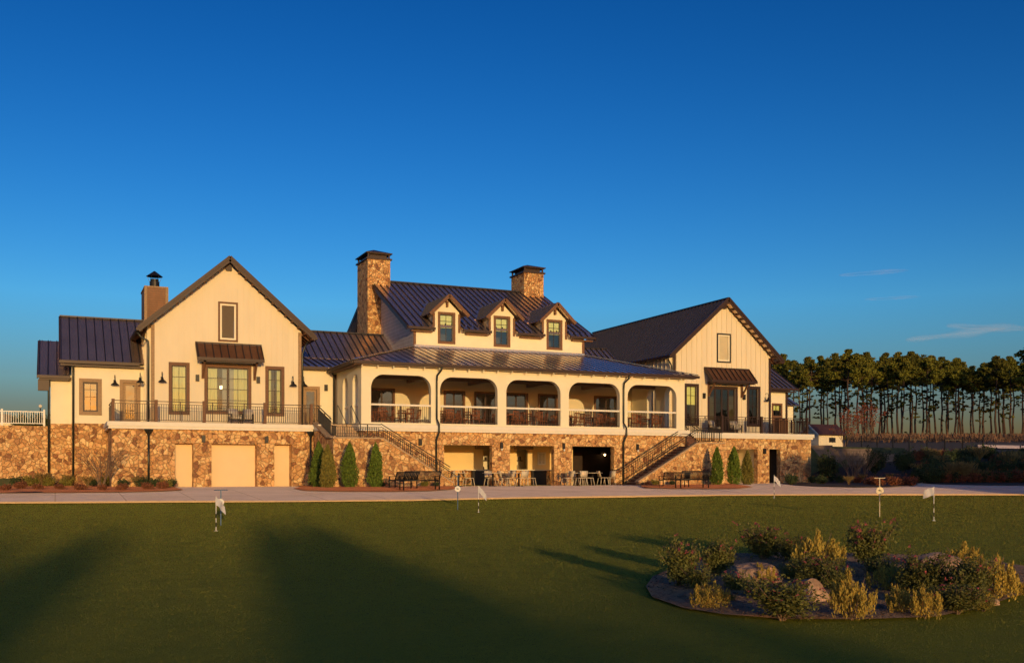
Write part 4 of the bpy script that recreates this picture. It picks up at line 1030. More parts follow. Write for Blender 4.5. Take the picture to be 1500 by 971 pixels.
def cypress_proto(h=2.4, r=.52, m='cypress'):
    n = 6500; t = RNG.random(n)**.8; a = RNG.random(n)*6.283
    rad = r*.9*(1-t**2.4)**.75*(.88+.16*np.sin(a*3+t*7)+.13*np.sin(a*7+t*19)+.10*np.sin(a*11-t*31)); k = .66+.42*RNG.random(n)
    rad *= np.minimum(1, .55+t*4)
    c = np.stack([np.cos(a)*rad*k, np.sin(a)*rad*k, .06+t*h+.05*RNG.normal(size=n)], 1)
    me = leaf_mesh('foliage', c, .035+.04*RNG.random(n), M[m], 2.2, .8)
    root = thing('arborvitae', 'x', 'shrub', group='clipped cone evergreens against the stair walls')
    return fin(root, ('trunk', (MB().tube([(0,0,-.05),(0,0,h*.85)], [.05,.02], 6), M['bark'])), ('foliage', me))
def bush_proto(name, cat, r, h, n, leaf, size, aspect=2, up=.3, stems=9, clump=0, flowers=0, spiky=0, group=None, stemm='twig'):
    root = thing(name, 'x', cat, group=group)
    w = MB(); tips = []
    for i in range(stems):
        a = random.uniform(0, 6.28); rr = r*random.uniform(.3, .9); z = h*random.uniform(.6, 1.0)
        mid = (math.cos(a)*rr*.35, math.sin(a)*rr*.35, z*.45); tip = (math.cos(a)*rr, math.sin(a)*rr, z)
        w.tube([(0, 0, -.04), mid, tip], [.012, .009, .003], 4, False); tips.append(tip)
    cs = []; ds = []
    if clump:                                         # separate upright plumes
        for i in range(clump):
            a = random.uniform(0, 6.28); rr = r*math.sqrt(random.random())*.95; zz = h*(1-.45*(rr/r)**2)*random.uniform(.75, 1.05)
            L = h*random.uniform(.28, .42); k = max(12, n//clump)
            t = RNG.random(k); lean = np.array([math.cos(a)*.35*rr/r, math.sin(a)*.35*rr/r, 1.0])
            p = np.array([math.cos(a)*rr, math.sin(a)*rr, zz-L])+lean*(t*L)[:, None]
            p += RNG.normal(size=(k, 3))*(.034*(1-t*.8))[:, None]*(r/.35)
            cs.append(p); ds.append(np.tile(lean/np.linalg.norm(lean), (k, 1)))
        k = n//3; p, d = ball(k, (r*.85, r*.85, h*.42), (0, 0, h*.40), .5); p = p[p[:, 2] > .01]; cs.append(p); ds.append(np.tile([0, 0, 1.], (len(p), 1)))
    elif spiky:                                       # arching grass blades
        a = RNG.random(n)*6.283; t = RNG.random(n); e = r*(.3+.7*RNG.random(n))
        p = np.stack([np.cos(a)*e*t**1.5, np.sin(a)*e*t**1.5, h*(1-(1-t)**1.6)*(.7+.3*RNG.random(n))], 1)
        d = np.stack([np.cos(a)*t, np.sin(a)*t, np.ones(n)*.9], 1); cs = [p]; ds = [d]
    else:
        for tp in tips:
            k = n//(2*stems); t = (.3+.7*RNG.random(k))[:, None]; cs.append(np.array(tp)*t+RNG.normal(size=(k, 3))*.05*(r/.4)); ds.append(np.zeros((k, 3)))
        nb = 7
        for i in range(nb):
            a = random.uniform(0, 6.28); rr = r*.5*random.random()**.5; k = n//(2*nb)
            p, d = ball(k, (r*.42, r*.42, h*.33), (math.cos(a)*rr, math.sin(a)*rr, h*random.uniform(.35, .6)), .4)
            p = p[p[:, 2] > 0]; cs.append(p); ds.append(np.zeros((len(p), 3)))
    c = np.concatenate(cs); d = np.concatenate(ds)
    me = leaf_mesh('foliage', c, size*(.6+.8*RNG.random(len(c))), M[leaf], aspect, up, d if (clump or spiky) else None)
    parts = [('stems', (w, M[stemm])), ('foliage', me)]
    if flowers:
        fc = []
        for i in range(flowers):
            tp = np.array(random.choice(tips))*random.uniform(.75, 1.06)+RNG.normal(size=3)*.05*(r/.35)
            tp[2] = max(tp[2], h*.35)
            fc.append(tp+RNG.normal(size=(9, 3))*.012)
        fc = np.concatenate(fc); parts.append(('blossom', leaf_mesh('blossom', fc, .013*(.7+.6*RNG.random(len(fc))), M['pink'], 1.3)))
    return fin(root, *parts)
def twig_proto(name, label_cat, h, r, n, leaf=None, lm='redleaf', group=None):
    root = thing(name, 'x', label_cat, group=group); w = MB(); tips = []
    def grow(p, d, L, rad, lev):
        q = p+d*L; m = p+d*L*.5+Vector((random.uniform(-1,1), random.uniform(-1,1), 0))*L*.06
        w.tube([p, m, q], [rad, rad*.8, rad*.55], 5, False)
        if lev == 0: tips.append(q); return
        for k in range(3 if lev > 1 else 4):
            a = random.uniform(0, 6.28); s = random.uniform(.3, .65)
            nd = (d+Vector((math.cos(a)*s, math.sin(a)*s, random.uniform(-.05, .3)))).normalized(); grow(q if k else m, nd, L*random.uniform(.6, .85), rad*.55, lev-1)
    for k in range(n):
        a = random.uniform(0, 6.28); s = .12+.5*r/h
        grow(Vector((0, 0, -.05)), Vector((math.cos(a)*s, math.sin(a)*s, 1)).normalized(), h*.34, h*.011+.006, 3)
    parts = [('branches', (w, M['twig']))]
    if leaf:
        t = np.array([tuple(random.choice(tips)) for _ in range(leaf)])+RNG.normal(size=(leaf, 3))*h*.05
        parts.append(('foliage', leaf_mesh('foliage', t, h*.022*(.6+.8*RNG.random(leaf)), M[lm], 1.6)))
    return fin(root, *parts)
def pine_proto(h=23, seed=0, lean=0.0, low=.30, wide=4.0):
    random.seed(100+seed); root = thing('pine_tree', 'x', 'tree', group='tall pines in the row beyond the meadow')
    w = MB(); top = Vector((lean, 0, h)); pts = []; rs = []
    for i in range(9):
        t = i/8; pts.append(Vector((lean*t+.18*math.sin(i*1.3+seed), .15*math.sin(i*2+seed), h*t*.97-.3))); rs.append(.30*(1-t*.75))
    w.tube(pts, rs, 7)
    at = lambda z: pts[min(7, int(z/h*8))].lerp(pts[min(8, int(z/h*8)+1)], (z/h*8) % 1)
    cs = []; crown = []
    def limb(z, L, up_, tuft, dens):
        a = random.uniform(0, 6.28); p = at(z); d = Vector((math.cos(a), math.sin(a), up_)).normalized()
        m = p+d*L*.55; q = p+d*L+Vector((0, 0, L*.12)); w.tube([p, m, q], [.07, .045, .02], 4, False)
        for k in range(dens):
            t = random.uniform(.35, 1.05); b = p.lerp(q, t)+Vector((random.gauss(0, .3), random.gauss(0, .3), random.gauss(.1, .25)))*L*.28
            cs.append((b, tuft*random.uniform(.6, 1.15)))
    z = h*low
    while z < h*.62: limb(z, random.uniform(1.2, 4.2)*(.6+.6*z/h), random.uniform(-.15, .3), .36, random.randint(2, 6)); z += random.uniform(.55, 1.4)
    while z < h*.985:
        t = (z/h-.60)/.4; L = wide*(math.sin(min(1, .25+t*.95)*math.pi)**.6*.85+.12)*random.uniform(.6, 1.05); limb(z, L*1.12, random.uniform(.05, .5), .72, random.randint(5, 8)); z += random.uniform(.15, .38)
    C = []; 
    for b, r in cs:
        k = int(30*r/.8); p, d = ball(k, (r*1.15, r*1.15, r*.5), tuple(b), .2); C.append(p)
    C = np.concatenate(C)
    me = leaf_mesh('crown', C, .17+.20*RNG.random(len(C)), M['needles'], 1.6, .15)
    random.seed(7+seed)
    return fin(root, ('trunk', (w, M['bark'])), ('crown', me))
def broad_proto(h=6, r=3, n=6500):
    root = thing('leafy_tree', 'x', 'tree', group='trees behind the photographer'); w = MB(); w.tube([(0,0,-.3),(.1,0,h*.35),(0,.1,h*.7)], [.2,.15,.06], 7)
    cs = []
    for i in range(16):
        a = random.uniform(0, 6.28); rr = r*math.sqrt(random.random())*.75; z = h*random.uniform(.35, .85)
        w.tube([(0, 0, z*.5), (math.cos(a)*rr*.6, math.sin(a)*rr*.6, z*.85), (math.cos(a)*rr, math.sin(a)*rr, z)], [.07, .04, .02], 4, False)
        p, d = ball(n//16, (r*.42, r*.42, h*.17), (math.cos(a)*rr, math.sin(a)*rr, z), .3); cs.append(p)
    C = np.concatenate(cs); return fin(root, ('trunk', (w, M['bark'])), ('crown', leaf_mesh('crown', C, .2+.2*RNG.random(len(C)), M['green'], 1.5)))
ORD = ['first','second','third','fourth','fifth','sixth','seventh','eighth','ninth','tenth','eleventh','twelfth','thirteenth','fourteenth','fifteenth','sixteenth','seventeenth','eighteenth','nineteenth','twentieth'] + ['twenty-'+a for a in ('first','second','third','fourth','fifth','sixth','seventh','eighth','ninth')] + ['thirtieth'] + ['thirty-'+a for a in ('first','second','third','fourth','fifth','sixth','seventh','eighth','ninth')] + ['fortieth'] + ['forty-'+a for a in ('first','second','third','fourth','fifth','sixth','seventh','eighth','ninth')] + ['fiftieth'] + ['fifty-'+a for a in ('first','second','third','fourth','fifth','sixth','seventh','eighth','ninth')] + ['sixtieth']

# ================================================================== THE PINE ROW
PV = [pine_proto(23, 1, .4, .40, 3.8), pine_proto(23, 2, -.5, .30, 4.4), pine_proto(23, 3, .2, .46, 3.1), pine_proto(23, 4, -.2, .26, 3.9), pine_proto(23, 5, .9, .48, 4.8), pine_proto(23, 6, -.8, .36, 2.9)]
# (trunk column, top row in the photograph, trunk thickness 1 thin .. 3 thick)
PT = [(1138,516,1),(1147,511,2),(1162,520,1),(1172,528,1),(1181,515,2),(1184,519,1),(1203,514,2),(1212,532,1),(1224,509,1),(1231,522,1),(1236,514,1),(1242,502,3),(1256,510,2),(1263,519,1),(1270,507,1),(1275,516,2),(1279,525,1),(1287.6,514,2),(1296,509,1),(1300,520,1),(1307,515,1),(1314,508,2),(1321,514,2),(1333,507,2),(1336,516,1),(1341,511,1),(1357,515,3),(1361,520,1),(1370,513,1),(1380,514,2),(1387,520,1),(1400,519,3),(1404,526,1),(1410,523,1),(1422,529,2),(1427,533,1),(1435,532,1),(1440,527,2),(1452,522,1),(1458,514,3),(1464,519,1),(1472,517,1),(1480,514,3),(1484,520,1),(1497,524,2),(1508,520,2),(1520,514,2),(1536,518,2)]
for i, (x, ty, th) in enumerate(PT):
    random.seed(500+i); d = random.uniform(225, 262) if th < 3 else random.uniform(222, 232)
    p = GD(x, d); H = (EYE+(HZ-ty)/FPX*d)-p.z; s = H/23.2; tk = {1: .72, 2: 1.0, 3: 1.45}[th]
    kind = 'slender' if th == 1 else ('tall' if th == 2 else 'thick-trunked')
    if x > 1500: lab = 'pine standing just outside the right edge of the photo'
    else: lab = f'{kind} pine, {ORD[i]} trunk from the left in the row beyond the meadow'
    pr = PV[(i*5+3) % 6]; sc = (s*(.85+.15*tk), s*(.85+.15*tk), s)
    pr.put((p.x, p.y, p.z-.2), random.uniform(0, 6.28), lab, 'tall pines in the row beyond the meadow', sc)
random.seed(77)
for i in range(13):
    x = 1150+i*29+random.uniform(-5, 5); d = random.uniform(268, 296); p = GD(x, d); ty = random.uniform(515, 536); H = (EYE+(HZ-ty)/FPX*d)-p.z
    PV[(i*7+2) % 6].put((p.x, p.y, p.z-.2), random.uniform(0, 6.28), f'slim background pine behind the main row, {ORD[i]} from the left', 'pines behind the main row', (H/23.2*.95, H/23.2*.95, H/23.2))
# pines outside the frame to the right and behind the camera: their shadows fall across the scene
random.seed(11)
for (u, v, H) in ((150,117,19),(158,121,21),(167,119,18),(176,124,21),(185,122,19),(195,127,22),(205,125,19),(216,130,21),(228,131,20),(142,108,18),(171,128,20),(200,132,20),(146,112,19),(154,116,20),(163,122,21),(180,125,20),(190,124,21),(210,126,20),(222,129,20),(234,133,22),(242,137,21),(172,131,22),(183,131,21),(194,134,22),(206,137,21),(218,139,22),(231,142,22)):
    PV[random.randrange(6)].put((u, v, ground(u, v)-.2), random.uniform(0, 6.28), 'pine outside the right edge of the photo that shades the lower trunks', 'pines outside the frame', H/23.2)

# ================================================================== CYPRESSES AND BEDS AT THE HOUSE
CY = [cypress_proto(), cypress_proto(2.4, .46), cypress_proto(2.3, .5, 'yellowshrub')]
for k, u, v, s, lab in ((0, 12.25, 50.9, .93, 'dark green cone evergreen at the corner of the left stair wall, leftmost of its bed'),
                      (2, 12.15, 48.6, .88, 'yellow-green evergreen in front of the dark one at the left stair wall corner'),
                      (0, 13.40, 49.2, .90, 'cone evergreen between the stair wall corner and the next evergreen to its right'),
                      (1, 14.75, 49.2, .90, 'cone evergreen nearest the back of the left bench')):
    CY[k].put((u, v, ground(u, v)), random.uniform(0, 6), lab, None, s)
for k, u, v, s, lab in ((1, 35.55, 49.1, .90, 'narrow cone evergreen beside the right bench'),
                      (0, 37.9, 50.6, .93, 'green cone evergreen left of the yellow-green one before the right entry alcove'),
                      (2, 38.75, 50.4, .86, 'small yellow-green evergreen directly before the right entry alcove')):
    CY[k].put((u, v, ground(u, v)), random.uniform(0, 6), lab, None, s)
grassP = bush_proto('ornamental_grass', 'grass clump', .45, .62, 900, 'straw', .09, 9, .5, 3, spiky=1, group='straw coloured grass clumps in the beds')
redP = bush_proto('low_shrub', 'shrub', .42, .42, 1500, 'redshrub', .035, 2, .3, 12, group='low russet shrubs in the front beds')
grnP = bush_proto('evergreen_shrub', 'shrub', .42, .5, 1600, 'green', .035, 2, .2, 8, group='dark evergreen shrubs in the beds')
yelP = bush_proto('yellow_shrub', 'shrub', .5, .6, 1500, 'yellowshrub', .04, 2, .4, 10, group='yellow-green shrubs in the left bed')
twP = twig_proto('bare_shrub', 'shrub', 2.3, 1.2, 7, group='leafless shrubs in the beds')
twP.put((2.05, 53.0, 0), 0, 'bare twiggy shrub against the stone wall left of the balcony', None, 1.05)
row = [(8,'r',722),(30,'r',718),(24,'g',708),(48,'y',710),(56,'r',719),(62,'G',706),(72,'y',704),(88,'r',719),(98,'y',706),(100,'G',700),(118,'r',720),(128,'s',716),(135,'g',708),(150,'r',720),(158,'y',714),(178,'r',720),(181,'g',711),(200,'s',714),(206,'g',712),(216,'r',719),(226,'g',710),(238,'r',718),(244,'y',716),(250,'g',715)]
KN = {'r': ('russet', redP), 'g': ('dark green', grnP), 'y': ('yellow-green', yelP), 's': ('straw coloured', grassP), 'G': ('golden straw', grassP)}
cnt = {}
for i, (x, k, y) in enumerate(row):
    p = G(x, min(y, 720.5) if y > 712 else 712+(y-700)*.2); u, v = p.x, min(p.y, 59.0)
    if x > 158: v = min(v, 54.3)
    u = v*ray(x, HZ)[0]/ray(x, HZ)[1]
    cnt[k] = cnt.get(k, 0)+1
    nm, pr = KN[k]; what = 'grass clump' if k in 'sG' else 'shrub'
    pr.put((u, v, ground(u, v)+.03), random.uniform(0, 6), f'{nm} {what} in the far left bed, {ORD[cnt[k]-1]} of that colour from the left', None, random.uniform(.75, 1.05)*(v/52))
for x, y, k, lab in ((640,712,'g','dark green shrub right of the left bench at the foot of the stair wall'),(622,712,'y','yellow-green shrub behind the left bench'),(560,716,'g','small dark shrub between the left bench and the evergreen cone'),
                     (960,710,'y','yellow-green shrub at the foot of the right stair wall'),(949,712,'r','russet shrub at the low end of the right stair wall'),(985,711,'g','dark shrub behind the right bench')):
    dx, dy, t = ray(x, y); kk = 49.6/dy; KN[k][1].put((kk*dx, 49.6, ground(kk*dx, 49.6)+.03), random.uniform(0, 6), lab, None, .6)
# right hand beds
seq = [(1160,708,'g'),(1176,704,'g'),(1190,706,'g'),(1204,708,'g'),(1216,704,'g'),(1230,706,'g'),(1243,709,'s'),(1256,706,'r'),(1263,704,'s'),(1275,709,'r'),(1287,710,'r'),(1303,703,'s'),(1310,710,'r'),(1324,709,'r'),(1333,710,'r')]
for i, (x, y, k) in enumerate(seq):
    nm, pr = KN[k]; v = 53.6-(x-1160)*.02; dx, dy, t = ray(x, HZ); kk = v/dy; u = kk*dx
    what = 'grass clump' if k == 's' else 'shrub'
    p = G(x, min(y+3, 713.5)); u, v = p.x, p.y
    pr.put((u, v, ground(u, v)+.03), random.uniform(0, 6), f'{nm} {what} in the dark bed right of the house, {ORD[i]} from left', None, random.uniform(1.0, 1.35) if k != 's' else .85)
bigP = bush_proto('round_evergreen', 'shrub', .9, 1.9, 3200, 'green', .06, 2, .3, 9, group='tall dark evergreens before the retaining wall')
for i, (x, d) in enumerate(((1214,68),(1282,70),(1322,71))):
    p = GD(x, d); bigP.put((p.x, p.y, p.z), i*2, ['tall dark evergreen nearest the house before the retaining wall','tall dark evergreen in the middle of the retaining wall','tall dark evergreen at the right end of the retaining wall'][i], None, (1.15, 1.15, 1.15-.1*i))
for x, d, s, lab in ((1248,67,1.25,'grey leafless shrub before the middle of the retaining wall'),(1262,68,1.1,'grey leafless shrub right beside the larger one at the retaining wall')):
    p = GD(x, d); twP.put(tuple(p), s*2, lab, None, s)
random.seed(31)
for i in range(69):
    x = 1345+ (i % 23)*7.0+random.uniform(-3, 3); d = (70, 77, 66.5)[i//23]+random.uniform(0, 4)*(i < 46)
    p = GD(x, d); k = random.choice('grgsg'); nm, pr = KN[k]; what = 'grass clump' if k == 's' else 'shrub'
    pr.put((p.x, p.y, p.z), random.uniform(0, 6), f'{nm} {what} on the dark right slope, {ORD[i % 23]} from left, {("middle", "upper", "front")[i//23]} row', None, random.uniform(1.3, 2.3))

# retaining wall, iron fence, cabin, red tree
w = MB()
for k in range(3):
    u0 = 47.68+k*4.6; u1 = u0+4.6; v0 = wall_v(u0); v1 = wall_v(u1); zt_ = (2.68, 2.45, 2.15)[k]
    w.ext([(u0, v0, -.3), (u1, v1, -.3), (u1, v1, zt_), (u0, v0, zt_)], (0, .4, 0)); w.ext([(u0-.02, v0-.05, zt_+.001), (u1+.02, v1-.05, zt_+.001), (u1+.02, v1-.05, zt_+.09), (u0-.02, v0-.05, zt_+.09)], (0, .5, 0))
tag(part('retaining_wall', w, M['block'], None), 'dark block retaining wall stepping down to the right of the clubhouse', 'wall')
tw = thing('iron_fence', 'black iron picket fence running down the slope above the retaining wall', 'fence')
w = MB(); pw = MB(); fp = [GD(x, d) for x, d in ((1240,92),(1262,91),(1285,90),(1308,89),(1332,88),(1358,88),(1384,87),(1410,87),(1440,86))]
for a, b in zip(fp[:-1], fp[1:]):
    for z in (.15, 1.15): w.beam(a+Vector((0,0,z)), b+Vector((0,0,z)), .03, .03)
    for i in range(16): p = a.lerp(b, i/16); w.box(p.x-.009, p.y-.009, p.z, p.x+.009, p.y+.009, p.z+1.3)
part('pickets', w, M['black'], tw)
for p in fp: part('post', MB().box(p.x-.035, p.y-.035, p.z-.1, p.x+.035, p.y+.035, p.z+1.45), M['black'], tw)
# cabin: front with gable faces left, long side faces the camera
d = 104; pa = GD(1196, d); zb = EYE+(HZ-650)/FPX*d
cb = thing('cabin', 'small cream cabin with brown metal roof beyond the right end of the terrace', 'building', (pa.x, pa.y, zb))
L = 3.2; D = 2.4; x0, y0 = pa.x+.3, pa.y
w = MB().slab(rect(x0, zb-1, x0+L, zb+1.05), [rect(x0+1.35, zb+.15, x0+1.75, zb+.65), rect(x0+1.85, zb+.15, x0+2.25, zb+.65)], y0, y0+.1); w.box(x0, y0+.101, zb-1, x0+.1, y0+D, zb+1.05); w.box(x0+L-.1, y0+.101, zb-1, x0+L, y0+D, zb+1.05)
w.ext([(x0+.01, y0+.101, zb+1.05), (x0+.01, y0+D, zb+1.05), (x0+.01, y0+D/2, zb+1.9)], (.08, 0, 0))
part('wall', w, M['cream'], cb)
w = MB(); w.box(x0+1.35, y0+.05, zb+.15, x0+2.25, y0+.08, zb+.65); w.box(x0+1.75, y0-.01, zb+.12, x0+1.85, y0+.049, zb+.68); part('window', w, M['black'], cb)
w = MB(); roof_plane(w, [(x0-.35, y0-.35, zb+.95), (x0+L+.3, y0-.35, zb+.95), (x0+L+.3, y0+D/2, zb+2.08), (x0-.35, y0+D/2, zb+2.08)], .4); roof_plane(w, [(x0+L+.3, y0+D+.35, zb+.95), (x0-.35, y0+D+.35, zb+.95), (x0-.35, y0+D/2, zb+2.08), (x0+L+.3, y0+D/2, zb+2.08)], .4)
part('roof', w, M['copper'], cb)
w = MB(); w.beam((x0-.38, y0-.37, zb+.86), (x0-.38, y0+D/2, zb+1.99), .05, .16); w.beam((x0-.38, y0+D+.37, zb+.86), (x0-.38, y0+D/2, zb+1.99), .05, .16); part('rake_board', w, M['bluesiding'], cb)
mp = twig_proto('red_maple', 'tree', 3.9, 1.6, 4, leaf=520); p = GD(1237, 98); mp.put(tuple(p), 0, 'small bare-branched tree with dull red leaves in front of the cabin')
p = GD(1272, 150); mp.put(tuple(p), 2, 'small reddish tree between pine trunks right of the cabin', None, 1.5)
# dry plume grasses on the ridge below the pines and low scrub behind them (uncountable)
random.seed(3); n = 5200; cs = []; 
for i in range(n):
    x = random.uniform(1246, 1545); d = random.uniform(132, 205); dx, dy, t = ray(x, HZ); cs.append((dx*d, dy*d, ground(dx*d, dy*d)+random.uniform(.1, 1.0)))
o = part('meadow_grass', leaf_mesh('meadow_grass', np.array(cs), .25+.3*RNG.random(n), mat('dry_plumes', (.15,.085,.055), .95, var=.4, scale=.3), 5, 1.0), None, None)
tag(o, 'dry pinkish plume grass covering the meadow below the pine row', 'grass', kind='stuff')
n = 5000; cs = []
for i in range(n):
    x = random.uniform(1120, 1560); d = random.uniform(270, 300); dx, dy, t = ray(x, HZ); cs.append((dx*d, dy*d, ground(dx*d, dy*d)+abs(random.gauss(0, .8))*(1+.5*math.sin(x*.2))))
o = part('far_scrub', leaf_mesh('far_scrub', np.array(cs), .4+.4*RNG.random(n), M['needles'], 1.5), None, None)
tag(o, 'low yellow-green scrub seen between the pine trunks along the horizon', 'scrub', kind='stuff')

# left side: stone wall with white fence, building and hedge beyond
w = MB().box(-14, 60.2, -.3, -.24, 60.6, 3.30); sw = tag(part('stone_garden_wall', w, M['stone'], None), 'long field stone wall running out of the photo left of the clubhouse', 'wall')
wf = thing('white_fence', 'white picket railing on top of the stone wall at the far left', 'fence', (-8, 60.4, 3.3))
w = MB(); w.box(-14, 60.38, 4.05, -.5, 60.43, 4.10); w.box(-14, 60.38, 3.42, -.5, 60.43, 3.46); u = -14
while u < -.5: w.box(u-.014, 60.39, 3.46, u+.014, 60.42, 4.05); u += .115
part('pickets', w, M['whitepaint'], wf)
for u in (-13.4, -11.6, -9.8, -8.0, -6.2, -4.4, -2.6, -.55): part('post', MB().box(u-.05, 60.35, 3.31, u+.05, 60.46, 4.2), M['whitepaint'], wf)
bh = thing('cart_barn', 'pale building with dark low roof glimpsed behind the white fence', 'building', (-5, 84, 3.3))
w = MB(); w.box(-8.5, 84, 3.2, -2.1, 89, 4.5); part('wall', w, M['cream_smooth'], bh)
w = MB(); w.box(-3.0, 83.95, 3.4, -2.4, 83.999, 4.3); w.box(-4.9, 83.95, 3.4, -4.0, 83.999, 4.3); part('door', w, M['black'], bh)
w = MB().ext([(-8.9, 83.6, 4.5), (-1.8, 83.6, 4.5), (-3.2, 83.6, 5.1), (-7.0, 83.6, 5.1)], (0, 5.8, 0)); part('roof', w, M['bronze'], bh)
hdP = bush_proto('hedge_shrub', 'shrub', 1.0, 1.6, 2200, 'green', .09, 2, .1, 8, group='dark shrubs behind the white fence')
for i, u in enumerate((-2.0, -.9, .2)): hdP.put((u, 70, 3.2), i, ['dark shrub behind the white fence, farthest from the house','dark shrub behind the white fence, middle of three','dark shrub behind the white fence, nearest the house'][i], None, .8)
glP = thing('post_light', 'small white globe light on a post at the end of the white fence', 'lamp', (-.75, 61.5, 3.3))
part('post', MB().tube([(-.75, 61.5, 3.3), (-.75, 61.5, 4.35)], .03, 6), M['black'], glP); part('globe', MB().lathe([(.001, .1), (.08, .06), (.1, 0), (.08, -.06), (.001, -.1)], (-.75, 61.5, 4.45), 10), M['white'], glP, True)

# ================================================================== THE FLOWER ISLAND
random.seed(21)
def boulder(name, p, sx, sy, sz, seed, label, rz=0):
    bm = bmesh.new(); bmesh.ops.create_icosphere(bm, subdivisions=4, radius=1)
    rr = random.Random(seed); cuts_ = [(Vector((rr.gauss(0,1), rr.gauss(0,1), rr.gauss(.3,.8))).normalized(), rr.uniform(.58, .86)) for _ in range(12)]
    from mathutils import noise as NO
    for v in bm.verts:
        q = v.co.copy()
        for nrm, d in cuts_:
            e = q.dot(nrm)-d
            if e > 0: q -= nrm*e*.9
        q += q.normalized()*(NO.fractal(q*2.2+Vector((seed,0,0)), 1.0, 2.0, 4)*.07)
        v.co = Vector((q.x*sx, q.y*sy, (q.z+.35)*sz))
    me = bpy.data.meshes.new(name); bm.to_mesh(me); bm.free(); me.materials.append(M['boulder'])
    me.polygons.foreach_set('use_smooth', [False]*len(me.polygons))
    o = bpy.data.objects.new(name, me); COL.objects.link(o); o.location = p; o.rotation_euler = (0, 0, rz)
    tag(o, label, 'boulder', 'boulders among the flower island shrubs')
boulder('boulder', G(1110, 856), .46, .32, .28, 5, 'flat-topped brown boulder in the left half of the flower island, behind the pale one', -.4)
boulder('boulder', G(1173, 884), .44, .30, .25, 9, 'pale pink-edged boulder at the middle front of the flower island', -.3)
boulder('boulder', G(1375, 850), .48, .36, .30, 2, 'grey boulder towards the right back of the flower island', -.5)
boulder('boulder', G(1455, 886), .10, .08, .06, 3, 'small flat reddish stone at the right front rim of the flower island', .3)
RO = [bush_proto('rose_bush', 'shrub', .42, .62, 4600, 'leaf', .021, 1.9, .1, 20, flowers=f, group='pink flowering rose bushes on the island') for f in (22, 14, 30)]
GO = [bush_proto('golden_shrub', 'shrub', .36, .5, 2600, 'gold', .020, 2.2, .5, 8, clump=c, group='golden shrubs on the island') for c in (34, 26, 42)]
def isl(kind, x, y, wpx, hpx, lab, k=0):
    p = G(x, y); d = _sa*p.x+_ca*p.y; W = wpx*d/FPX; H = hpx*d/FPX
    pr = (RO if kind == 'R' else GO)[k % 3]; br, bh_ = ((.42, .62) if kind == 'R' else (.36, .5))
    s = W/2/br*(1.22 if kind == 'R' else 1.08); H *= 1.14; pr.put((p.x, p.y, p.z), random.uniform(0, 6.28), lab, None, (s, s, H/bh_))
isl('R', 998, 862, 62, 62, 'pink rose bush at the far left end of the flower island', 0)
isl('R', 1050, 846, 58, 50, 'pink rose bush behind and right of the leftmost one on the island', 1)
isl('R', 1117, 822, 66, 46, 'rose bush at the back of the island behind the flat brown boulder', 2)
isl('R', 1160, 825, 46, 36, 'low rose bush between the back rose and the tall golden shrub', 1)
isl('G', 1198, 840, 68, 54, 'tall golden shrub at the back centre of the island', 0)
isl('R', 1196, 862, 76, 42, 'rose bush below the tall golden shrub, right of the pale boulder', 0)
isl('G', 1119, 858, 40, 30, 'small golden shrub just in front of the flat brown boulder', 1)
isl('G', 1040, 894, 50, 38, 'small round golden shrub at the left front rim of the island', 2)
isl('R', 1145, 909, 108, 54, 'wide rose bush at the front rim below the pale boulder', 2)
isl('R', 1108, 880, 44, 30, 'low rose bush left of the pale boulder', 1)
isl('R', 1274, 836, 72, 62, 'dark red-flowered rose bush standing alone at the back right of centre', 2)
isl('G', 1248, 909, 62, 62, 'large golden shrub at the front rim right of the wide rose bush', 0)
isl('G', 1317, 900, 40, 40, 'golden shrub at the front rim, left one of the close pair', 1)
isl('G', 1355, 907, 42, 44, 'golden shrub at the front rim, right one of the close pair', 2)
isl('G', 1303, 868, 56, 40, 'dull golden shrub in the middle of the right half of the island', 1)
isl('R', 1352, 878, 78, 60, 'dark rose bush before the grey boulder', 0)
isl('G', 1408, 838, 56, 38, 'golden shrub behind and right of the grey boulder', 0)
isl('G', 1456, 878, 66, 58, 'large golden shrub at the right end of the island', 2)
isl('R', 1421, 884, 70, 60, 'red-flowered rose bush left of the rightmost golden shrub', 1)
isl('R', 1402, 900, 78, 40, 'low rose bush at the right front rim of the island', 0)
LO = [bush_proto('low_rose', 'shrub', .42, .45, 2600, 'leaf', .021, 1.9, .1, 16, flowers=3, group='low leafy shrubs between the island roses'), bush_proto('low_rose', 'shrub', .42, .45, 2400, 'yellowshrub', .02, 2, .2, 14, group='low leafy shrubs between the island roses')]
for i, (x, y, w_, h_, k, lab) in enumerate(((1022,866,56,34,0,'low dark shrub between the two leftmost rose bushes'),(1080,868,44,26,0,'low dark shrub in front of the flat brown boulder, left of the golden one'),(1066,884,30,16,1,'tiny yellow-green plant on bare mulch left of the wide rose bush'),(1222,868,50,34,0,'low dark shrub between the pale boulder and the large front golden shrub'),
        (1290,850,54,32,0,'low dark shrub below the lone red-flowered rose'),(1330,860,46,30,1,'low olive shrub at the left foot of the grey boulder'),(1390,872,60,40,0,'low dark shrub right of the grey boulder'),(1430,866,50,44,0,'dark shrub behind the rightmost golden shrub'),(1380,892,56,30,1,'low olive shrub between the golden pair and the right front rose'),(1160,850,44,26,1,'low olive shrub right of the flat brown boulder'),(1440,896,40,20,1,'low olive shrub at the right front rim'))):
    p = G(x, y); d = _sa*p.x+_ca*p.y; LO[k].put(tuple(p), i*1.3, lab, None, (w_*d/FPX/2/.42*1.15, w_*d/FPX/2/.42*1.15, h_*d/FPX/.45*1.1))
isl('G', 1494, 872, 30, 20, 'tiny golden shrub cut by the right edge of the photo', 1)

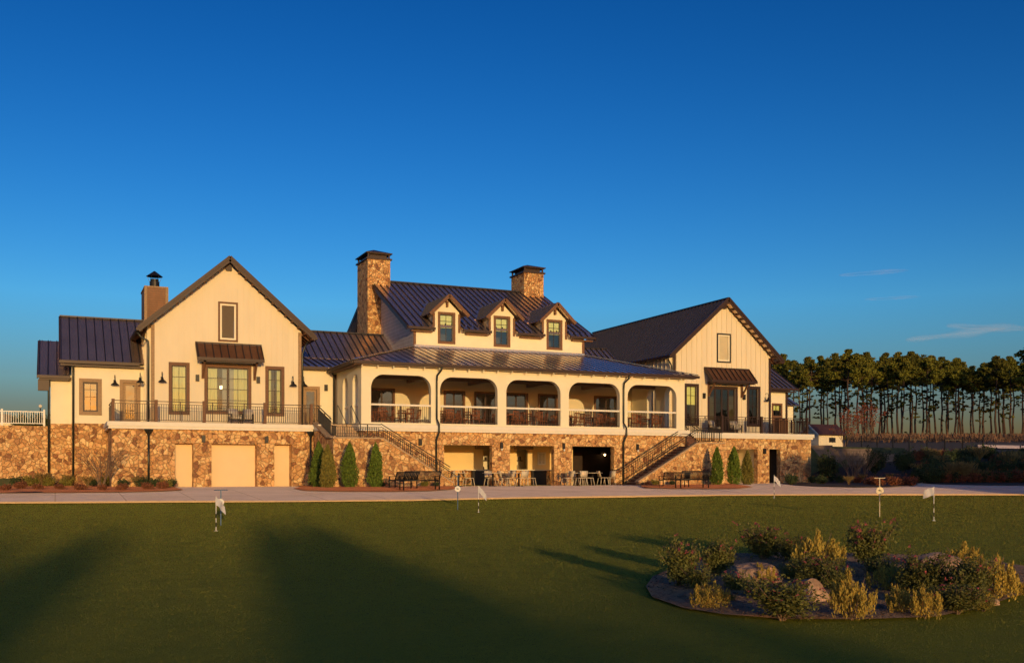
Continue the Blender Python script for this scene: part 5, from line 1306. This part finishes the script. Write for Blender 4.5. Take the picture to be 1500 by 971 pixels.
# ================================================================== FLAGS AND SIGNS ON THE GREEN
def flag(x, yb, yt, cloth, dirn, label, m1='flagw', drop=.5):
    p = G(x, yb); d = _sa*p.x+_ca*p.y; H = (yb-yt)*d/FPX
    t = thing('golf_flag', label, 'flag', tuple(p), 'flags in the holes of the putting green')
    n = 8
    po = part('pole', MB().tube([(0, 0, 0), (0, 0, H)], .010, 8), M['whitepaint'], t, local=True)
    for i in (1, 3): part('pole_band', MB().tube([(0, 0, H*.62*i/5), (0, 0, H*.62*(i+1)/5)], .0115, 8), M['blackpaint'], po, local=True)
    w = MB(); a = Vector(dirn).normalized(); N = 8; L = H*.30; hh = H*.24
    g = lambda i, j: tuple(a*(L*i/N)+Vector((-a.y, a.x, 0))*(.03*math.sin(i*1.1+j*.6)) + Vector((0, 0, H*.99-hh*j/4-(drop*L*(i/N)**1.2))))
    w.add([g(i, j) for i in range(N+1) for j in range(5)], [(i*5+j, (i+1)*5+j, (i+1)*5+j+1, i*5+j+1) for i in range(N) for j in range(4)])
    f = part('flag_cloth', w, M['flagw'], t, True, True)
    if m1 == 'flagb':
        w = MB(); g2 = lambda i, j: tuple(Vector(g(i, j))+Vector((a.y, -a.x, 0))*.004)
        w.add([g2(i, j) for i in range(5, N+1) for j in range(5)], [(i*5+j, (i+1)*5+j, (i+1)*5+j+1, i*5+j+1) for i in range(N-5) for j in range(4)])
        part('blue_tip', w, M['flagb'], f, True, True)
    w = MB().lathe([(.001, .012), (.055, .012), (.055, .0)], (0, 0, 0), 16); part('hole_rim', w, M['whitepaint'], t, local=True)
R_ = Vector((_ca, -_sa, 0))
flag(316.5, 778, 727, 'w', R_*.6+Vector((.2, .6, 0)), 'small white flag nearest the left of the green, in front of a round sign', drop=1.0)
flag(701, 750.5, 711.5, 'w', R_+Vector((0, .3, 0)), 'small white flag at the centre of the green hanging to the right', drop=1.1)
flag(1134, 730, 696, 'w', R_+Vector((0, .3, 0)), 'farthest small flag at the back edge of the green below the stone corner', drop=.9)
flag(1368, 763, 713, 'b', -R_, 'blue and white flag flying left on the right part of the green', 'flagb', .35)
def roundsign(x, yb, yt, dcy, rpx, pole, label, bar):
    p = G(x, yb); d = _sa*p.x+_ca*p.y; k = d/FPX; H = (yb-yt)*k
    t = thing('round_sign', label, 'sign', tuple(p), 'round logo signs on T-shaped poles', rz=-YAW)
    part('pole', MB().tube([(0, 0, 0), (0, 0, H)], .016, 8), M[pole], t, local=True)
    part('cross_bar', MB().tube([(-bar*k, 0, H), (bar*k, 0, H)], .012, 6), M[pole], t, local=True)
    zc = (yb-dcy)*k; r = rpx*k
    o = part('disc', MB().lathe([(.001, -.03), (r, -.03), (r, -.008), (.001, -.008)], (0, 0, zc), 28, 'y'), M['chairw' if x > 1000 else 'whitepaint'], t, local=True)
    w = MB(); pts = [(-.5, .05), (-.25, .32), (.05, .2), (-.1, 0), (.1, -.2), (.38, -.1), (.5, -.35)]
    w.tube([(a*r*.8, -.034, zc+b*r*.8) for a, b in pts], r*.07, 5); w.tube([(-.35*r, -.034, zc-.05*r), (.3*r, -.034, zc+.25*r)], r*.05, 5); part('emblem', w, M['blackpaint'], o, local=True)
roundsign(323.5, 770, 718, 735.8, 5.2, 'bluepole', 'blue pole with round white sign near the left of the green', 10)
roundsign(670.5, 747, 697, 716.2, 4.2, 'bluepole', 'blue pole with round white sign before the left bench end', 5)
roundsign(1288.5, 757, 700.5, 719, 5.6, 'chairw', 'pale pole with round cream sign on the right part of the green', 8)

# ================================================================== BENCHES, TABLES AND CHAIRS
def bench_proto():
    root = thing('park_bench', 'x', 'bench', group='black slatted metal benches'); L = .95
    w = MB()
    for i in range(30): x = -L+.03+i*(2*L-.06)/29; w.box(x-.018, -.02, .44, x+.018, .40, .455)
    w.box(-L, -.02, .42, L, .02, .45); w.box(-L, .38, .42, L, .42, .45); a = ('seat', (w, M['black']))
    w = MB()
    for i in range(30): x = -L+.03+i*(2*L-.06)/29; w.beam((x, .42, .47), (x, .56, .88), .036, .012)
    w.beam((-L, .57, .89), (L, .57, .89), .05, .05); w.beam((-L, .42, .47), (L, .42, .47), .04, .04); b = ('backrest', (w, M['black']))
    parts = [a, b]
    for s in (-1, 1):
        w = MB(); x = s*L; w.beam((x, .0, 0), (x, .0, .66), .05, .05); w.beam((x, .42, 0), (x, .42, .47), .05, .05); w.beam((x, .42, .47), (x, .57, .89), .05, .05); w.beam((x, -.02, .66), (x, .50, .66), .06, .03); w.beam((x, 0, .42), (x, .42, .42), .04, .04)
        parts.append(('leg', (w, M['black'])))
    return fin(root, *parts)
BP = bench_proto()
for x, v, s, rz, lab in ((612, 719.5, .95, math.pi+.12, 'black slatted bench facing the left stair wall'), (586, 717.0, .85, -1.2, 'black bench standing sideways at the left end of the longer left bench'),
                   (1010, 716.4, .95, math.pi+.1, 'black mesh-backed bench before the right stair wall'), (984, 715.0, .85, -1.2, 'black bench set sideways at the left end of the right bench')):
    p = G(x, v); BP.put((p.x, p.y, p.z+.06), rz, lab, None, s)
def chair_proto(name, mt, grp, sw=.22, bh=.84, solid=True):
    root = thing(name, 'x', 'chair', group=grp); w = MB(); w.box(-sw, -sw, .43, sw, sw, .46); parts = [('seat', (w, M[mt]))]
    w = MB()
    if solid: w.ext([(-sw, sw, .50), (sw, sw, .50), (sw, sw+.09, bh), (-sw, sw+.09, bh)], (0, .02, 0))
    else:
        w.beam((-sw, sw+.05, bh), (sw, sw+.05, bh), .03, .07); w.beam((-sw, sw+.03, .62), (sw, sw+.03, .62), .02, .04)
        for k in range(-2, 3): w.beam((k*sw*.4, sw+.01, .46), (k*sw*.4, sw+.05, bh), .03, .015)
        for s in (-1, 1): w.beam((s*sw, sw, .46), (s*sw, sw+.05, bh), .03, .03)
    parts.append(('backrest', (w, M[mt])))
    for sx in (-1, 1):
        for sy in (-1, 1):
            w = MB(); w.beam((sx*sw*.92, sy*sw*.92, .44), (sx*(sw+.04), sy*(sw+.05), 0), .028, .028); parts.append(('leg', (w, M[mt])))
    return fin(root, *parts)
PC = chair_proto('patio_chair', 'chairw', 'pale patio chairs at the tables under the porch')
DC_ = chair_proto('dining_chair', 'wooddark', 'red-brown dining chairs on the porch', .21, .92, False)
def table_proto(name, mt, lm, grp, r=.42, square=True, h=.74):
    root = thing(name, 'x', 'table', group=grp); w = MB()
    if square: w.box(-r, -r, h-.03, r, r, h)
    else: w.lathe([(.001, h), (r, h), (r, h-.03), (.001, h-.03)], (0,0,0), 18)
    b = MB().box(-.035, -.035, .03, .035, .035, h-.031); f = MB().box(-.25, -.04, 0, .25, .04, .03).box(-.04, -.25, .001, .04, .25, .028)
    return fin(root, ('table_top', (w, M[mt])), ('pedestal', (b, M[lm])), ('foot', (f, M[lm])))
TP = table_proto('patio_table', 'chairw', 'black', 'square patio tables')
DT = table_proto('dining_table', 'wooddark', 'black', 'dining tables on the porch', .42)
def at_v(x, v): dx, dy, t = ray(x, HZ); k = v/dy; return k*dx
sets = [(672, 51.0, 'beside the foot of the left stair', ((.62, .1, -1.5), (-.62, 0, 1.5))),
        (760, 50.2, 'before the pier between the first two openings', ((-.66, -.05, 1.35), (.66, -.1, -1.4), (-.1, -.66, 2.9+.2), (.0, .66, .1))),
        (846, 50.3, 'before the third opening', ((-.66, -.05, 1.35), (.66, -.1, -1.4), (-.1, -.66, 3.2), (.1, .66, .1))),
        (722, 50.6, 'before the pier with the wall lantern', ((.1, .62, .0), (.62, -.1, -1.6))),
        (868, 51.6, 'in the mouth of the third opening', ((.7, 0, -1.5), (-.1, .66, 0)))]
side = {0: 'first', 1: 'second', 2: 'third', 3: 'fourth'}
for i, (x, v, where, ch) in enumerate(sets):
    u = at_v(x, v); z = ground(u, v)+.03
    TP.put((u, v, z), .1*i, f'pale square patio table {where}')
    for j, (a, b, rz) in enumerate(ch):
        sd = 'right of' if a > .4 else ('left of' if a < -.4 else ('in front of' if b < 0 else 'behind'))
        PC.put((u+a, v+b, z), -rz if abs(rz) < 2.5 else math.pi+.1, f'pale patio chair {sd} the table {where}')
PC.put((at_v(893, 52.0), 52.0, .03), -1.2, 'pale patio chair alone at the right jamb of the third opening')
bays = ['first', 'second', 'third', 'fourth', 'fifth']
for i, (a, b) in enumerate(ARC):
    for j, (fx, v) in enumerate(((.25, 54.0), (.74, 54.3), (.5, 56.6))):
        u = a+(b-a)*fx; wh = ['left front', 'right front', 'rear'][j]
        DT.put((u, v, 3.402), 0, f'dark wooden table at the {wh} of the {bays[i]} porch bay from the left')
        for k, (dx_, dy_, rz, sd) in enumerate(((0, -.52, math.pi, 'near'), (0, .52, 0, 'far'), (-.56, 0, math.pi/2, 'left'), (.56, 0, -math.pi/2, 'right'))):
            DC_.put((u+dx_, v+dy_, 3.402), rz+random.uniform(-.2, .2), f'dining chair, {sd} side of the {wh} table, {bays[i]} porch bay from left')
def lounge_proto():
    root = thing('lounge_chair', 'x', 'armchair', group='striped cushioned armchairs on the balconies')
    w = MB(); w.box(-.3, -.3, .3, .3, .3, .44); b = MB().ext([(-.3, .26, .44), (.3, .26, .44), (.3, .42, .95), (-.3, .42, .95)], (0, .12, 0))
    f = MB()
    for s in (-1, 1): f.beam((s*.34, -.3, .6), (s*.34, .35, .62), .05, .03); f.beam((s*.34, -.28, 0), (s*.34, -.28, .6), .04, .04); f.beam((s*.34, .34, 0), (s*.34, .34, .62), .04, .04); f.box(s*.34-.02, -.28, .26, s*.34+.02, .34, .30)
    f.box(-.32, -.3, .26, .32, .3, .299)
    return fin(root, ('seat_cushion', (w, M['cushion'])), ('back_cushion', (b, M['cushion'])), ('frame', (f, M['black'])))
LP_ = lounge_proto()
for x, v, rz, lab in ((1049, 55.7, .3, 'striped armchair left of the other on the right terrace before the patio doors'), (1078, 55.8, -.2, 'striped armchair right of the other on the right terrace before the patio doors'),
                      (345, 55.9, .2, 'cushioned armchair on the left balcony before the wide window'), (362, 56.0, -.3, 'cushioned armchair on the left balcony right of the wide window centre')):
    LP_.put((at_v(x, v), v, 3.402), rz, lab, None, .9)

# ================================================================== TREES BEHIND THE CAMERA (their shadows lie across the green)
BT = [broad_proto(6, 2.6), broad_proto(6, 3.4)]
random.seed(5)
for (u, v, H) in ((-33,-81,8.0),(-29,-78,7.8),(-25.5,-81,8.3),(-22,-79,8.2),(-18.6,-80,9.0),(-15.6,-82,10.4),(-12.6,-83,7.2),(-10.8,-79,7.2),(-9.3,-80,10.2),(-7.3,-81,9.2),(-4.6,-80,5.6)):
    BT[random.randrange(2)].put((u, v, -.8), random.uniform(0, 6), 'leafy tree behind the photographer', 'trees behind the photographer', (H/6*.36, H/6*.36, H/6))
for (u, v, H) in ((42,12,6.6),(46,14,7.4),(50,12,6.8),(54,14,7.6),(59,12,7.2),(64,15,8.2),(70,12,8.4),(77,14,9.0),(85,12,9.6)):
    BT[random.randrange(2)].put((u, v, -.4), random.uniform(0, 6), 'leafy tree outside the right edge of the photo', 'trees outside the frame', H/6)

# ================================================================== THIN CLOUD STREAKS
cm, cn, cl, cb_ = newmat('thin_cloud'); cn.remove(cb_)
tc = cn.new('ShaderNodeTexCoord'); nz = cn.new('ShaderNodeTexNoise'); nz.inputs['Scale'].default_value = 3.0; nz.inputs['Detail'].default_value = 6
mpn = cn.new('ShaderNodeMapping'); mpn.inputs['Scale'].default_value = (1, 1, 6); cl.new(tc.outputs['Generated'], mpn.inputs[0]); cl.new(mpn.outputs[0], nz.inputs['Vector'])
lw_ = cn.new('ShaderNodeLayerWeight'); lw_.inputs['Blend'].default_value = .35
inv = cn.new('ShaderNodeMath'); inv.operation = 'SUBTRACT'; inv.inputs[0].default_value = 1; cl.new(lw_.outputs['Facing'], inv.inputs[1])
mu = cn.new('ShaderNodeMath'); mu.operation = 'MULTIPLY'; cl.new(inv.outputs[0], mu.inputs[0]); cl.new(nz.outputs['Fac'], mu.inputs[1])
mu2 = cn.new('ShaderNodeMath'); mu2.operation = 'MULTIPLY'; mu2.inputs[1].default_value = .13; cl.new(mu.outputs[0], mu2.inputs[0])
df = cn.new('ShaderNodeBsdfDiffuse'); df.inputs['Color'].default_value = (.85,.88,.95,1); trn = cn.new('ShaderNodeBsdfTransparent'); mxs = cn.new('ShaderNodeMixShader')
cl.new(mu2.outputs[0], mxs.inputs[0]); cl.new(trn.outputs[0], mxs.inputs[1]); cl.new(df.outputs[0], mxs.inputs[2]); cl.new(mxs.outputs[0], cn['Material Output'].inputs['Surface'])
def streak(x, y, wpx, hpx, tilt):
    dx, dy, t = ray(x, y); D = 6000; c = Vector((dx*D, dy*D, EYE+t*D)); L = wpx/2/FPX*D; H = hpx/2/FPX*D
    bm = bmesh.new(); bmesh.ops.create_uvsphere(bm, u_segments=32, v_segments=16, radius=1)
    for v in bm.verts: v.co = Vector((v.co.x*L, v.co.y*L*.25, v.co.z*H*(1+.35*math.sin(v.co.x*5))+H*.25*math.sin(v.co.x*2.0)))
    me = bpy.data.meshes.new('cloud'); bm.to_mesh(me); bm.free(); me.materials.append(cm); me.polygons.foreach_set('use_smooth', [True]*len(me.polygons))
    o = bpy.data.objects.new('cloud', me); COL.objects.link(o); o.location = c; o.rotation_euler = (0, -R(tilt), -YAW); o['kind'] = 'structure'
streak(1280, 400, 104, 6, 3); streak(1308, 437, 84, 4, 2); streak(1450, 480, 130, 12, -4); streak(1400, 490, 150, 14, 5)
